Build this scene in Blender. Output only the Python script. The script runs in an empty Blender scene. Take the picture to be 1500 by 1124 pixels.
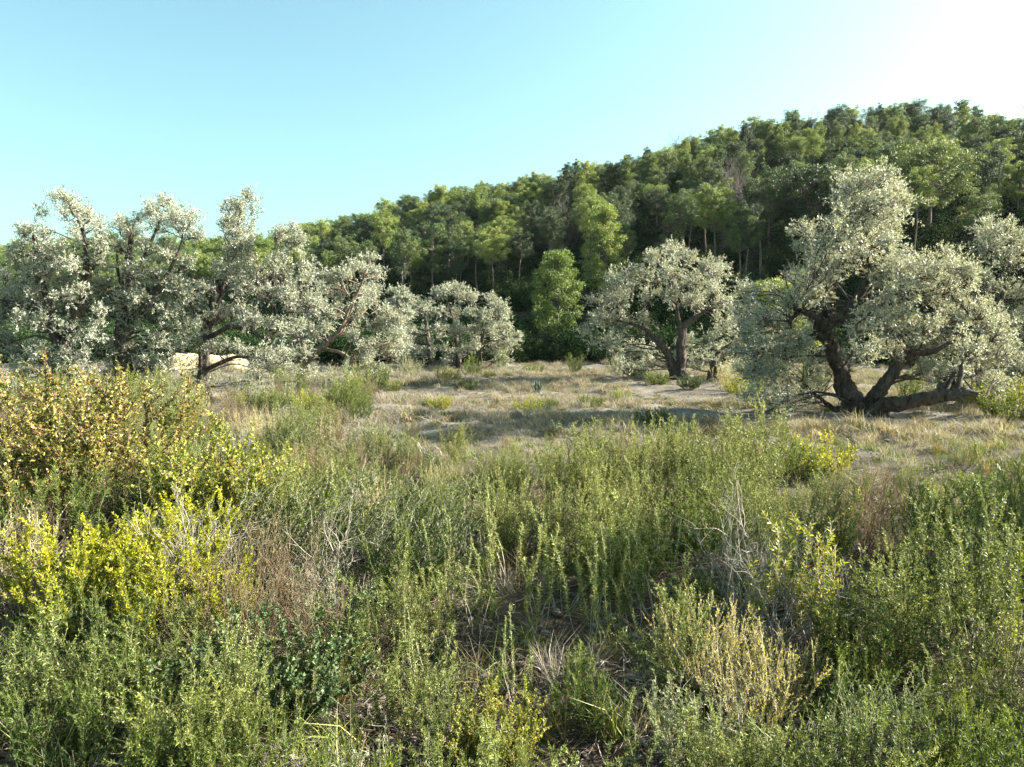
import bpy, math
import numpy as np
from mathutils import Matrix, Vector

PI = math.pi
R = math.radians
sc = bpy.context.scene
col = sc.collection

# ------------------------------------------------------------------ camera, sky, sun, exposure
CAM_H, PITCH, FPX = 2.6, 4.64, 1071.0
cam = bpy.data.cameras.new('camera')
cam.sensor_width = 36.0
cam.lens = 36.0 * FPX / 1500.0
cam.clip_start, cam.clip_end = 0.05, 6000
camo = bpy.data.objects.new('camera', cam)
col.objects.link(camo)
camo.location = (0, 0, CAM_H)
camo.rotation_euler = (R(90 - PITCH), 0, 0)
sc.camera = camo

SUN_EL, SUN_AZ = 27.5, 79.0          # azimuth measured from the view direction (+Y) towards +X
world = bpy.data.worlds.new('World')
sc.world = world
world.use_nodes = True
wn = world.node_tree
bg = wn.nodes['Background']
sky = wn.nodes.new('ShaderNodeTexSky')
sky.sky_type = 'NISHITA'
sky.sun_disc = False
sky.sun_elevation = R(SUN_EL)
sky.sun_rotation = R(SUN_AZ)
sky.altitude = 50
sky.air_density = 1.0
sky.dust_density = 2.8
sky.ozone_density = 0.7
wb = wn.nodes.new('ShaderNodeMix'); wb.data_type = 'RGBA'; wb.blend_type = 'MULTIPLY'; wb.inputs[0].default_value = 1
wb.inputs[7].default_value = (.93, 1.25, 1.05, 1)      # the photograph's cyan white balance
wn.links.new(sky.outputs[0], wb.inputs[6]); wn.links.new(wb.outputs[2], bg.inputs[0])
bg.inputs[1].default_value = 0.057

sl = bpy.data.lights.new('sun', 'SUN')
sl.energy = 5.0
sl.angle = R(0.5)
sl.color = (1.0, 0.95, 0.85)
so = bpy.data.objects.new('sun', sl)
col.objects.link(so)
so.location = (40, 10, 30)
sd = Vector((math.sin(R(SUN_AZ)) * math.cos(R(SUN_EL)), math.cos(R(SUN_AZ)) * math.cos(R(SUN_EL)), math.sin(R(SUN_EL))))
so.rotation_euler = sd.to_track_quat('Z', 'Y').to_euler()

sc.view_settings.view_transform = 'Standard'
sc.view_settings.look = 'None'
sc.view_settings.gamma = 1.0
sc.view_settings.exposure = 2.32
sc.view_settings.use_curve_mapping = False
sc.render.engine = 'CYCLES'
sc.cycles.volume_bounces = 0
HAZE = 0.00006
sc.cycles.max_bounces = 4
sc.cycles.diffuse_bounces = 1
sc.cycles.transmission_bounces = 4
sc.cycles.transparent_max_bounces = 4

# ------------------------------------------------------------------ helpers
ct, st = math.cos(R(PITCH)), math.sin(R(PITCH))

def P(px, py, Y):
    """point at ground distance Y seen at that place of the photograph"""
    u, v = (px - 750) / FPX, -(py - 562) / FPX
    dy = ct + v * st
    dz = -st + v * ct
    k = Y / dy
    return np.array([u * k, Y, CAM_H + dz * k])

def project(p):
    p = np.asarray(p, float)
    y, z = p[..., 1], p[..., 2] - CAM_H
    d = y * ct - z * st
    v = y * st + z * ct
    return 750 + FPX * p[..., 0] / d, 562 - FPX * v / d

def sstep(a, b, x):
    t = np.clip((x - a) / (b - a), 0, 1)
    return t * t * (3 - 2 * t)

RX = [-400, -182, -61, -1.5, 33, 84, 200, 400]
RY = [300, 260, 210, 165, 140, 120, 100, 90]
RH = [23.0, 22.0, 18.4, 22.2, 28.6, 27.8, 33, 35]
FX = [-400, -182, -77, -23, -9, 8, 31, 84, 200, 400]
FY = [170, 150, 110, 80, 64, 55, 46, 38, 30, 25]

def ground(x, y):
    x = np.asarray(x, float); y = np.asarray(y, float)
    z = 0.05 * np.sin(x * .9 + 1.3) * np.cos(y * .7) + .04 * np.sin(x * 2.1 + y * 1.3) + .03 * np.sin(y * 3.1 - x * 1.7)
    z = z + .10 * np.sin(y * .42 + .3 * np.sin(x * .2)) * sstep(14, 20, y) * (1 - sstep(40, 50, y))
    fy = np.interp(x, FX, FY); ry = np.interp(x, RX, RY); rh = np.interp(x, RX, RH)
    t = np.clip((y - fy) / (ry - fy), 0, 1.6)
    up = np.where(t < 1, np.sin(np.clip(t, 0, 1) ** .92 * PI / 2) , 1 - .8 * (t - 1))
    z = z + rh * up + sstep(.05, .3, t) * (.9 * np.sin(x * .11 + y * .07) + .8 * np.sin(x * .05 - y * .12))
    # low earth bank beneath the olives on the far edge of the clearing
    b = np.exp(-((y - 39.5 - .04 * (x + 15) ** 2 * .2) / 1.5) ** 2) * sstep(-20, -18.4, x) * (1 - sstep(-14.9, -13.6, x))
    z = z + .8 * b
    return z

def attr(me, name, typ, dom, data):
    a = me.attributes.new(name, typ, dom)
    a.data.foreach_set('vector' if typ == 'FLOAT_VECTOR' else 'value', np.asarray(data).ravel())

class Acc:
    """collects vertices, quads/tris and two per-point values"""
    def __init__(s):
        s.v = []; s.q = []; s.n = 0; s.a = []; s.b = []; s.loops = []
    def add(s, verts, faces, a=None, b=None):
        verts = np.asarray(verts, float).reshape(-1, 3)
        s.v.append(verts)
        s.q.append(np.asarray(faces, int) + s.n)
        m = len(verts)
        s.a.append(np.zeros(m) if a is None else np.broadcast_to(a, (m,)))
        s.b.append(np.zeros(m) if b is None else np.broadcast_to(b, (m,)))
        s.n += m
    def tubes(s, Pt, Rd, k=3, a=None):
        """Pt (B,N,3), Rd (B,N)"""
        Pt = np.asarray(Pt, float); Rd = np.asarray(Rd, float)
        B, N, _ = Pt.shape
        if B == 0: return
        T = np.gradient(Pt, axis=1)
        T /= np.linalg.norm(T, axis=2, keepdims=True) + 1e-9
        ref = np.where(np.abs(T[:, :1, 2:3]) > .9, np.array([1., 0, 0]), np.array([0, 0, 1.]))
        ref = np.broadcast_to(ref, T.shape)
        U = np.cross(T, ref); U /= np.linalg.norm(U, axis=2, keepdims=True) + 1e-9
        W = np.cross(T, U)
        an = np.arange(k) * 2 * PI / k
        V = Pt[:, :, None, :] + (U[:, :, None, :] * np.cos(an)[None, None, :, None] + W[:, :, None, :] * np.sin(an)[None, None, :, None]) * Rd.reshape(B, N, -1)[:, :, :, None]
        idx = np.arange(B * N * k).reshape(B, N, k)
        i2 = np.roll(idx, -1, axis=2)
        F = np.stack([idx[:, :-1], i2[:, :-1], i2[:, 1:], idx[:, 1:]], axis=-1).reshape(-1, 4)
        av = np.repeat(np.zeros(B) if a is None else np.broadcast_to(a, (B,)), N * k)
        s.add(V, F, av)
    def leaves(s, base, d, L, W, rng, b=None, up=None, curl=.25):
        base = np.asarray(base, float); n = len(base)
        if n == 0: return
        d = d / (np.linalg.norm(d, axis=1, keepdims=True) + 1e-9)
        r = rng.normal(size=(n, 3)) if up is None else up + rng.normal(size=(n, 3)) * .45
        sd_ = np.cross(d, r); sd_ /= np.linalg.norm(sd_, axis=1, keepdims=True) + 1e-9
        nn = np.cross(sd_, d)
        L = np.broadcast_to(L, (n,))[:, None]; W = np.broadcast_to(W, (n,))[:, None]
        mid = base + d * L * .48
        V = np.stack([base, mid + sd_ * W / 2 + nn * W * curl, base + d * L - nn * L * .08, mid - sd_ * W / 2 + nn * W * curl], axis=1)
        F = np.arange(4 * n).reshape(n, 4)
        s.add(V, F, np.repeat(rng.random(n), 4), None if b is None else np.repeat(b, 4))
    def mesh(s, name, mat, smooth=False):
        v = np.concatenate(s.v); q = np.concatenate(s.q)
        me = bpy.data.meshes.new(name)
        me.vertices.add(len(v)); me.vertices.foreach_set('co', v.ravel())
        me.loops.add(q.size); me.loops.foreach_set('vertex_index', q.ravel().astype(np.int32))
        me.polygons.add(len(q))
        me.polygons.foreach_set('loop_start', np.arange(0, q.size, q.shape[1], dtype=np.int32))
        if smooth: me.polygons.foreach_set('use_smooth', np.ones(len(q), bool))
        me.update(calc_edges=True)
        attr(me, 'rnd', 'FLOAT', 'POINT', np.concatenate(s.a))
        attr(me, 'age', 'FLOAT', 'POINT', np.concatenate(s.b))
        me.materials.append(mat)
        return me

def ob(name, me, parent=None, loc=None, rz=0, scale=None):
    o = bpy.data.objects.new(name, me)
    col.objects.link(o)
    if parent is not None: o.parent = parent
    if loc is not None: o.location = [float(c) for c in loc]
    o.rotation_euler[2] = rz
    if scale is not None: o.scale = (scale,) * 3 if np.isscalar(scale) else scale
    return o

def tag(o, label, cat, group=None, kind=None):
    if label: o['label'] = label
    if cat: o['category'] = cat
    if group: o['group'] = group
    if kind: o['kind'] = kind
    return o

# ------------------------------------------------------------------ materials
def mat_new(name):
    m = bpy.data.materials.new(name); m.use_nodes = True
    nt = m.node_tree; nt.nodes.clear()
    return m, nt, nt.nodes.new, nt.links.new

def ramp(nt, fac, stops):
    r = nt.nodes.new('ShaderNodeValToRGB')
    el = r.color_ramp.elements
    el[0].position, el[0].color = stops[0][0], (*stops[0][1], 1)
    el[1].position, el[1].color = stops[-1][0], (*stops[-1][1], 1)
    for p, c in stops[1:-1]:
        e = el.new(p); e.color = (*c, 1)
    nt.links.new(fac, r.inputs[0])
    return r.outputs[0]

def leaf_mat(name, stops, trans=.35, rough=.55, spec=.28, tip=None, under=None, vary=.12, coords=3.0):
    """leaf colour by a per-leaf random value, tips may be younger, underside may be paler"""
    m, nt, N, L = mat_new(name)
    at = N('ShaderNodeAttribute'); at.attribute_name = 'rnd'
    c = ramp(nt, at.outputs['Fac'], stops)
    if tip:
        ag = N('ShaderNodeAttribute'); ag.attribute_name = 'age'
        mx = N('ShaderNodeMix'); mx.data_type = 'RGBA'
        L(ag.outputs['Fac'], mx.inputs[0]); L(c, mx.inputs[6]); mx.inputs[7].default_value = (*tip, 1)
        c = mx.outputs[2]
    if under:
        ge = N('ShaderNodeNewGeometry')
        mx = N('ShaderNodeMix'); mx.data_type = 'RGBA'
        L(ge.outputs['Backfacing'], mx.inputs[0]); L(c, mx.inputs[6]); mx.inputs[7].default_value = (*under, 1)
        c = mx.outputs[2]
    oi = N('ShaderNodeObjectInfo')
    mr = N('ShaderNodeMapRange'); L(oi.outputs['Random'], mr.inputs[0])
    mr.inputs[3].default_value = 1 - vary * 1.5; mr.inputs[4].default_value = 1 + vary * 1.5
    mh = N('ShaderNodeMapRange'); L(oi.outputs['Random'], mh.inputs[0])
    mh.inputs[3].default_value = .5 + vary * .12; mh.inputs[4].default_value = .5 - vary * .12
    hs = N('ShaderNodeHueSaturation'); L(c, hs.inputs['Color']); L(mr.outputs[0], hs.inputs['Value']); L(mh.outputs[0], hs.inputs['Hue'])
    c = hs.outputs[0]
    bs = N('ShaderNodeBsdfPrincipled'); L(c, bs.inputs['Base Color'])
    bs.inputs['Roughness'].default_value = rough; bs.inputs['Specular IOR Level'].default_value = spec
    tr = N('ShaderNodeBsdfTranslucent')
    tc = N('ShaderNodeMix'); tc.data_type = 'RGBA'; tc.blend_type = 'MULTIPLY'; tc.inputs[0].default_value = 1
    L(c, tc.inputs[6]); tc.inputs[7].default_value = (1.25, 1.15, .55, 1)
    L(tc.outputs[2], tr.inputs[0])
    ms = N('ShaderNodeMixShader'); ms.inputs[0].default_value = trans * .85
    L(bs.outputs[0], ms.inputs[1]); L(tr.outputs[0], ms.inputs[2])
    out = N('ShaderNodeOutputMaterial'); L(ms.outputs[0], out.inputs[0])
    return m

def bark_mat(name, c0, c1, scale=14.0, bump=.6):
    m, nt, N, L = mat_new(name)
    tc = N('ShaderNodeTexCoord')
    mp = N('ShaderNodeMapping'); L(tc.outputs['Object'], mp.inputs[0]); mp.inputs['Scale'].default_value = (1, 1, .3)
    n1 = N('ShaderNodeTexNoise'); L(mp.outputs[0], n1.inputs[0]); n1.inputs['Scale'].default_value = scale; n1.inputs['Detail'].default_value = 6
    n1.inputs['Roughness'].default_value = .7
    c = ramp(nt, n1.outputs[0], [(.32, c0), (.68, c1)])
    bs = N('ShaderNodeBsdfPrincipled'); L(c, bs.inputs['Base Color']); bs.inputs['Roughness'].default_value = .9
    bs.inputs['Specular IOR Level'].default_value = .15
    bp = N('ShaderNodeBump'); L(n1.outputs[0], bp.inputs['Height']); bp.inputs['Strength'].default_value = bump; bp.inputs['Distance'].default_value = .05
    L(bp.outputs[0], bs.inputs['Normal'])
    out = N('ShaderNodeOutputMaterial'); L(bs.outputs[0], out.inputs[0])
    return m

def ground_mat(name, tones, scales=(.25, 1.6, 14), bump=.8):
    m, nt, N, L = mat_new(name)
    ge = N('ShaderNodeNewGeometry')
    ns = []
    for i, s in enumerate(scales):
        n = N('ShaderNodeTexNoise'); L(ge.outputs['Position'], n.inputs[0]); n.inputs['Scale'].default_value = s
        n.inputs['Detail'].default_value = 8; n.inputs['Roughness'].default_value = .65
        ns.append(n.outputs[0])
    a = N('ShaderNodeMath'); a.operation = 'MULTIPLY'; L(ns[0], a.inputs[0]); a.inputs[1].default_value = .35
    b = N('ShaderNodeMath'); b.operation = 'MULTIPLY_ADD'; L(ns[1], b.inputs[0]); b.inputs[1].default_value = .35; L(a.outputs[0], b.inputs[2])
    d = N('ShaderNodeMath'); d.operation = 'MULTIPLY_ADD'; L(ns[2], d.inputs[0]); d.inputs[1].default_value = .3; L(b.outputs[0], d.inputs[2])
    c = ramp(nt, d.outputs[0], [(.36, tones[0]), (.47, tones[1]), (.56, tones[2]), (.66, tones[3])])
    bs = N('ShaderNodeBsdfPrincipled'); L(c, bs.inputs['Base Color']); bs.inputs['Roughness'].default_value = .95
    bs.inputs['Specular IOR Level'].default_value = .1
    bp = N('ShaderNodeBump'); L(ns[2], bp.inputs['Height']); bp.inputs['Strength'].default_value = bump; bp.inputs['Distance'].default_value = .06
    L(bp.outputs[0], bs.inputs['Normal'])
    out = N('ShaderNodeOutputMaterial'); L(bs.outputs[0], out.inputs[0])
    return m, nt, bs, c

M = {}
M['olive'] = leaf_mat('olive_leaf', [(0, (.085, .10, .06)), (.5, (.19, .21, .14)), (1, (.38, .40, .30))], trans=.24, rough=.48, spec=.4, under=(.50, .51, .44), vary=.05)
M['olive_bark'] = bark_mat('olive_bark', (.018, .014, .012), (.14, .112, .09), 11, 1.2)
M['olive_bark_sunlit'] = bark_mat('olive_bark_sunlit', (.08, .06, .045), (.30, .24, .17), 9, .9)  # paler copy of the olive bark: sunlight on the slender trunk put into its colour
M['pine_a'] = leaf_mat('pine_needles_yellow_green', [(0, (.11, .16, .035)), (1, (.28, .34, .085))], trans=.25, rough=.55, spec=.3, vary=.15)
M['pine_b'] = leaf_mat('pine_needles_mid_green', [(0, (.065, .105, .035)), (1, (.155, .205, .07))], trans=.22, rough=.55, spec=.3, vary=.15)
M['pine_c'] = leaf_mat('pine_needles_dark_green', [(0, (.03, .052, .022)), (1, (.075, .11, .045))], trans=.2, rough=.55, spec=.3, vary=.15)
M['pine_bark'] = bark_mat('pine_bark', (.06, .045, .038), (.24, .19, .16), 8, .5)
M['maquis'] = leaf_mat('maquis_leaf', [(0, (.014, .03, .012)), (1, (.045, .075, .025))], trans=.12, rough=.9, spec=.05, vary=.25)
M['dead'] = bark_mat('dead_twig', (.08, .065, .06), (.18, .15, .135), 20, .1)
M['twig_pale'] = bark_mat('pale_twig', (.15, .125, .095), (.46, .41, .34), 30, .2)
M['twig_brown'] = bark_mat('brown_twig', (.09, .06, .04), (.24, .17, .12), 30, .2)
M['stem_green'] = bark_mat('green_stem', (.07, .07, .03), (.19, .17, .09), 30, .1)
M['wand'] = leaf_mat('wand_leaf', [(0, (.055, .08, .018)), (.6, (.16, .195, .045)), (1, (.36, .385, .14))], tip=(.38, .42, .14), trans=.30, vary=.12)
M['green'] = leaf_mat('fresh_green_leaf', [(0, (.03, .055, .01)), (.7, (.095, .145, .025)), (1, (.24, .29, .06))], tip=(.30, .34, .07), trans=.35, vary=.12)
M['yellow'] = leaf_mat('yellow_green_leaf', [(0, (.09, .13, .015)), (.5, (.24, .28, .03)), (.85, (.42, .41, .04)), (1, (.46, .38, .08))], tip=(.56, .53, .04), trans=.38, vary=.08)
M['autumn'] = leaf_mat('autumn_leaf', [(0, (.05, .075, .015)), (.35, (.13, .145, .03)), (.58, (.27, .27, .06)), (.76, (.46, .40, .11)), (.88, (.50, .33, .13)), (.95, (.42, .16, .10)), (1, (.62, .50, .36))], trans=.4, rough=.5, spec=.35, vary=.05)
M['lime'] = leaf_mat('glossy_lime_leaf', [(0, (.13, .17, .03)), (.6, (.30, .33, .06)), (.9, (.45, .42, .09)), (1, (.42, .16, .08))], trans=.4, rough=.5, spec=.35, vary=.05)
M['glossy'] = leaf_mat('glossy_dark_leaf', [(0, (.045, .085, .03)), (1, (.13, .18, .075))], trans=.2, rough=.6, spec=.25, vary=.1)
M['grey'] = leaf_mat('grey_green_leaf', [(0, (.09, .12, .05)), (1, (.28, .31, .17))], trans=.35, vary=.12)
M['broom'] = leaf_mat('broom_spray', [(0, (.09, .085, .03)), (.5, (.20, .175, .08)), (1, (.30, .20, .10))], tip=(.34, .36, .16), trans=.3, vary=.12)
M['straw'] = leaf_mat('straw_blade', [(0, (.15, .13, .105)), (.6, (.27, .24, .20)), (1, (.43, .39, .33))], trans=.35, rough=.6, spec=.2, vary=.1)
M['straw_grey'] = leaf_mat('grey_straw_blade', [(0, (.13, .115, .10)), (.6, (.235, .21, .185)), (1, (.37, .335, .295))], trans=.3, rough=.7, spec=.1, vary=.1)
M['gold'] = leaf_mat('golden_dry_spray', [(0, (.34, .30, .09)), (.6, (.52, .46, .18)), (1, (.62, .54, .30))], trans=.4, rough=.6, spec=.2, vary=.05)

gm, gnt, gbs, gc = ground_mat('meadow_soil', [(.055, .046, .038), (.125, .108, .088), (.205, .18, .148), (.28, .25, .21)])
# forest floor on the slope: darker needle litter
ge = gnt.nodes.new('ShaderNodeNewGeometry'); sx = gnt.nodes.new('ShaderNodeSeparateXYZ')
gnt.links.new(ge.outputs['Position'], sx.inputs[0])
mr = gnt.nodes.new('ShaderNodeMapRange'); gnt.links.new(sx.outputs[2], mr.inputs[0])
mr.inputs[1].default_value = 1.5; mr.inputs[2].default_value = 4.0
mx = gnt.nodes.new('ShaderNodeMix'); mx.data_type = 'RGBA'
gnt.links.new(mr.outputs[0], mx.inputs[0]); gnt.links.new(gc, mx.inputs[6]); mx.inputs[7].default_value = (.075, .055, .045, 1)
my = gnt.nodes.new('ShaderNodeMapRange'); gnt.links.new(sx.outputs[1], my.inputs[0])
my.inputs[1].default_value = 17.5; my.inputs[2].default_value = 12.0  # near soil darker: plant litter, plus shade between the bushes put into the colour
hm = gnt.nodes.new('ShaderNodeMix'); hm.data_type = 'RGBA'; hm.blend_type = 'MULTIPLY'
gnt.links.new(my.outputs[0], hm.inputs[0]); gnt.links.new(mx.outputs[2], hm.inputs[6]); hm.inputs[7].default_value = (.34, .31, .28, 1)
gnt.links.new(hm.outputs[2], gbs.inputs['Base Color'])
M['bank'] = ground_mat('pale_earth', [(.34, .26, .14), (.50, .39, .23), (.62, .50, .31), (.70, .58, .38)], (.8, 3, 20))[0]

# ------------------------------------------------------------------ ground and hill (one sheet)
def axis(lo, hi, fine_lo, fine_hi, step, grow=1.12):
    a = list(np.arange(fine_lo, fine_hi + 1e-6, step))
    s = step; x = a[-1]
    while x < hi: s *= grow; x += s; a.append(x)
    s = step; x = a[0]; pre = []
    while x > lo: s *= grow; x -= s; pre.append(x)
    return np.array(pre[::-1] + a)
gx = axis(-1500, 1500, -30, 30, .35, 1.06); gy = axis(-300, 2500, 1, 55, .35, 1.04)
GX, GY = np.meshgrid(gx, gy)
rg = np.random.default_rng(1)
GZ = ground(GX, GY) + rg.normal(size=GX.shape) * .018
nx, ny = len(gx), len(gy)
idx = np.arange(nx * ny).reshape(ny, nx)
A = Acc(); A.add(np.stack([GX, GY, GZ], -1), np.stack([idx[:-1, :-1], idx[:-1, 1:], idx[1:, 1:], idx[1:, :-1]], -1).reshape(-1, 4))
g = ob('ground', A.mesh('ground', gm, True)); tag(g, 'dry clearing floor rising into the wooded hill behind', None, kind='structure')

# pale bare earth bank glimpsed under the olives
bx = np.linspace(-20, -13.4, 80); bt = np.linspace(-1, 1, 26)
BX, BT = np.meshgrid(bx, bt)
BY = 39.5 + .008 * (BX + 15) ** 2 + BT * 1.6 + .15 * np.sin(BX * 1.9)
edge = sstep(-20, -18.9, BX) * (1 - sstep(-14.6, -13.5, BX))
BZ = ground(BX, BY) + .02 + edge * (.16 + .03 * np.sin(BX * 2.7) + .03 * np.sin(BX * 6.1 + BT * 3)) * (1 - BT ** 2) - (1 - edge) * .2
BZ += rg.normal(size=BX.shape) * .03
idx = np.arange(BX.size).reshape(BX.shape)
A = Acc(); A.add(np.stack([BX, BY, BZ], -1), np.stack([idx[:-1, :-1], idx[:-1, 1:], idx[1:, 1:], idx[1:, :-1]], -1).reshape(-1, 4))
o = ob('earth_bank', A.mesh('earth_bank', M['bank'], True)); tag(o, 'sunlit bank of bare pale earth seen beneath the olive branches', None, kind='structure')

# ------------------------------------------------------------------ olive trees
def resample(pts, n):
    pts = np.asarray(pts, float)
    t = np.linspace(0, 1, len(pts)); u = np.linspace(0, 1, n)
    # Catmull-Rom style smoothing
    out = np.stack([np.interp(u, t, pts[:, i]) for i in range(pts.shape[1])], 1)
    for _ in range(2):
        out[1:-1] = (out[:-2] + 2 * out[1:-1] + out[2:]) / 4
    return out

def gnarled(acc, pts, rad, rng, k=12, rough=.12, n=None):
    pts = np.asarray(pts, float)
    n = n or max(8, len(pts) * 6)
    c = resample(np.column_stack([pts, rad]), n)
    p, r = c[:, :3], c[:, 3]
    p = p + np.cumsum(rng.normal(size=p.shape), 0) * r[:, None] * .055
    th = np.arange(k)[None] * 2 * PI / k; al = np.linspace(0, 1, n)[:, None]
    f1, f2 = rng.random(2) * 6
    prof = 1 + rough * (.8 * np.sin(th * 3 + f1 + al * 5) + .6 * np.sin(th * 5 + al * 9 + f2) + .7 * np.sin(al * 23 + th + f1) * np.sin(al * 9 + f2)) + rng.normal(size=(n, k)) * rough * .28
    rr = r[:, None] * prof
    acc.tubes(p[None], rr[None].reshape(1, n, k), k)
    return p

def bez(a, b, n, rng, wob=.12, sag=0.0):
    """B curves from a to b (B,3)"""
    B = len(a); t = np.linspace(0, 1, n)[None, :, None]
    L = np.linalg.norm(b - a, axis=1)[:, None, None]
    off = rng.normal(size=(B, 1, 3)) * wob * L
    off2 = rng.normal(size=(B, 1, 3)) * wob * .5 * L
    p = a[:, None] * (1 - t) + b[:, None] * t + off * np.sin(PI * t) + off2 * np.sin(2 * PI * t)
    p[:, :, 2] += (sag * np.sin(PI * t[:, :, 0]) * L[:, :, 0])
    return p

def olive(name_label, Y, trunks, blobs, seed, leaf_scale=1.0, dens=1.0, bark='olive_bark', depth=None, group='olive trees round the clearing', droop=.12, show=False):
    """trunks: list of (polyline in (px,py,dY), radii m); blobs (px,py,r px)"""
    rng = np.random.default_rng(seed)
    base = P(*trunks[0][0][0][:2], Y); bz = float(ground(base[0], Y))
    org = np.array([base[0], Y, bz])
    root = bpy.data.objects.new('olive_tree', None); col.objects.link(root); root.location = org
    root.empty_display_size = .3
    tag(root, name_label, 'tree', group)
    px = Y / FPX
    tr = Acc(); nodes = []; nrad = []
    for i, (pl, rad) in enumerate(trunks):
        pts = np.array([P(p[0], p[1], Y + (p[2] if len(p) > 2 else 0)) for p in pl])
        gz = ground(pts[0, 0], pts[0, 1])
        if pts[0, 2] < gz + .5:
            pts[0, 2] = gz - .12
        pts = pts - org
        big = rad[0] > .12
        p = gnarled(tr, pts, rad, rng, 22 if big else 8, .24 if big else .12, max(16, len(pts) * 9) if big else None)
        rr = np.interp(np.linspace(0, 1, len(p)), np.linspace(0, 1, len(rad)), rad)
        nodes.append(p); nrad.append(rr)
        if i == 0 and big:   # root flare
            for k in range(7):
                a = k * 2 * PI / 7 + rng.random() * .5
                e = np.array([math.cos(a), math.sin(a), 0]) * rad[0] * (1.7 + rng.random())
                gnarled(tr, [p[2] * .6 + np.array([0, 0, .25]), p[0] + e * .5 + [0, 0, .15], p[0] + e + [0, 0, -.05]], [rad[0] * .5, rad[0] * .35, .04], rng, 8, .1)
    nodes = np.concatenate(nodes); nrad = np.concatenate(nrad)
    # blob centres in space: each drawn one also has a companion in front or behind
    bl = np.array([b[:3] for b in blobs], float)
    cxm = bl[:, 0].mean(); half = (bl[:, 0].max() - bl[:, 0].min()) / 2
    D = (depth if depth else half * px * .75)
    C = []; Rr = []
    for (bx_, by_, br) in bl:
        ux = np.clip(abs(bx_ - cxm) / half, 0, 1)
        d = D * math.sqrt(max(0.06, 1 - ux ** 2))
        s0 = rng.choice([-1, 1])
        for s, sc_ in ((s0, 1.0), (-s0, .9)):
            if s != s0 and rng.random() < .25: continue
            dy = s * d * rng.uniform(.12, .9)
            q = P(bx_ + rng.normal() * br * .25 * (s != s0), by_ + (rng.normal() * br * .25 + br * .15) * (s != s0), Y + dy)
            C.append(q - org); Rr.append(br * px * sc_ * rng.uniform(.72, 1.12))
    C = np.array(C); Rr = np.array(Rr)
    # loose sprays bridging neighbouring clumps
    n0 = len(C); m0 = int(n0 * .4); a_ = rng.integers(0, n0, m0)
    dd = np.linalg.norm(C[a_][:, None] - C[None], axis=2); dd[np.arange(m0), a_] = 99
    b_ = np.argsort(dd, axis=1)[np.arange(m0), rng.integers(0, 4, m0)]
    C2 = (C[a_] + C[b_]) / 2 + rng.normal(size=(m0, 3)) * .12
    C = np.concatenate([C, C2]); Rr = np.concatenate([Rr, (Rr[a_] + Rr[b_]) / 2 * 1.1])
    thin = np.concatenate([np.ones(n0), np.full(m0, .4)])
    # lift blobs off the soil
    low = C[:, 2] - Rr * .9
    C[:, 2] += np.clip(.12 - low, 0, 1.0)
    if show:   # the fork faces the viewer: leafy clumps sit beside and behind the main stem
        qx, qy = project(C + org)
        seg = np.concatenate([resample(np.array([(p[0], p[1]) for p in pl], float), 24) for pl, rad in trunks if max(rad) > .13])
        dist = np.sqrt(((np.stack([qx, qy], 1)[:, None] - seg[None]) ** 2).sum(2)).min(1)
        near = (dist < Rr / px * .8 + 4) & (C[:, 1] < Rr * 1.2)
        C[near, 1] = np.abs(C[near, 1]) * .6 + Rr[near] * 1.3
    # limbs to blobs
    d2 = np.linalg.norm(C[:, None] - nodes[None], axis=2) + np.clip(nodes[None, :, 2] - C[:, None, 2] + .2, 0, 5) * 1.5
    j = d2.argmin(1)
    a0 = nodes[j]
    cc = C - np.array([0, 0, .35]) * Rr[:, None]
    lim = bez(a0, cc, 9, rng, .10, .06)
    r0 = np.clip(nrad[j] * .32, .009, .035)
    rl = r0[:, None] * np.linspace(1, .3, 9)[None] + .004
    tr.tubes(lim, rl, 5)
    # branchlets from limb end towards the blob shell
    nb = np.maximum(7, (27 * dens * thin * (Rr / .5) ** 2)).astype(int)
    bi = np.repeat(np.arange(len(C)), nb); n = len(bi)
    dirs = rng.normal(size=(n, 3)); dirs[:, 2] += .55
    dirs /= np.linalg.norm(dirs, axis=1, keepdims=True)
    rad = rng.random(n) * .85 + .35 + .55 * (rng.random(n) < .14)
    end = C[bi] + dirs * (Rr[bi] * rad)[:, None] * np.array([1, 1, .95])
    k0 = rng.integers(5, 9, n)
    st_ = lim[bi, k0]
    br = bez(st_, end, 6, rng, .12, .08)
    tr.tubes(br, np.linspace(.009, .003, 6)[None] * np.ones((n, 1)) * (1 + leaf_scale * .2), 3)
    # twigs with leaves
    lf = Acc()
    nt_ = 6
    m = n * nt_
    ti = np.repeat(np.arange(n), nt_)
    tt = 1 - .75 * rng.random(m) ** 1.5; f = tt * 5; i0 = np.minimum(f.astype(int), 4); fr = (f - i0)[:, None]
    tb = br[ti, i0] * (1 - fr) + br[ti, i0 + 1] * fr
    bd = br[ti, 5] - br[ti, 2]; bd /= np.linalg.norm(bd, axis=1, keepdims=True) + 1e-9
    td = bd * .9 + rng.normal(size=(m, 3)) * .75; td[:, 2] += .3
    td /= np.linalg.norm(td, axis=1, keepdims=True)
    tl = rng.uniform(.14, .34, m) * leaf_scale ** .5
    te = tb + td * tl[:, None]; te[:, 2] -= tl * droop * rng.random(m)
    nl = 13
    li = np.repeat(np.arange(m), nl)
    lt = rng.uniform(.1, 1.0, m * nl)[:, None]
    lb = tb[li] * (1 - lt) + te[li] * lt
    ld = td[li] * .8 + rng.normal(size=(m * nl, 3)) * .62
    keep = (lb[:, 2] > .05)
    lb, ld = lb[keep], ld[keep]
    Ls = rng.uniform(.05, .085, len(lb)) * leaf_scale
    lf.leaves(lb, ld, Ls, Ls * .26, rng)
    ob('trunk', tr.mesh('olive_trunk', M[bark], True), root)
    ob('crown', lf.mesh('olive_crown', M['olive']), root)
    return root

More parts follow.
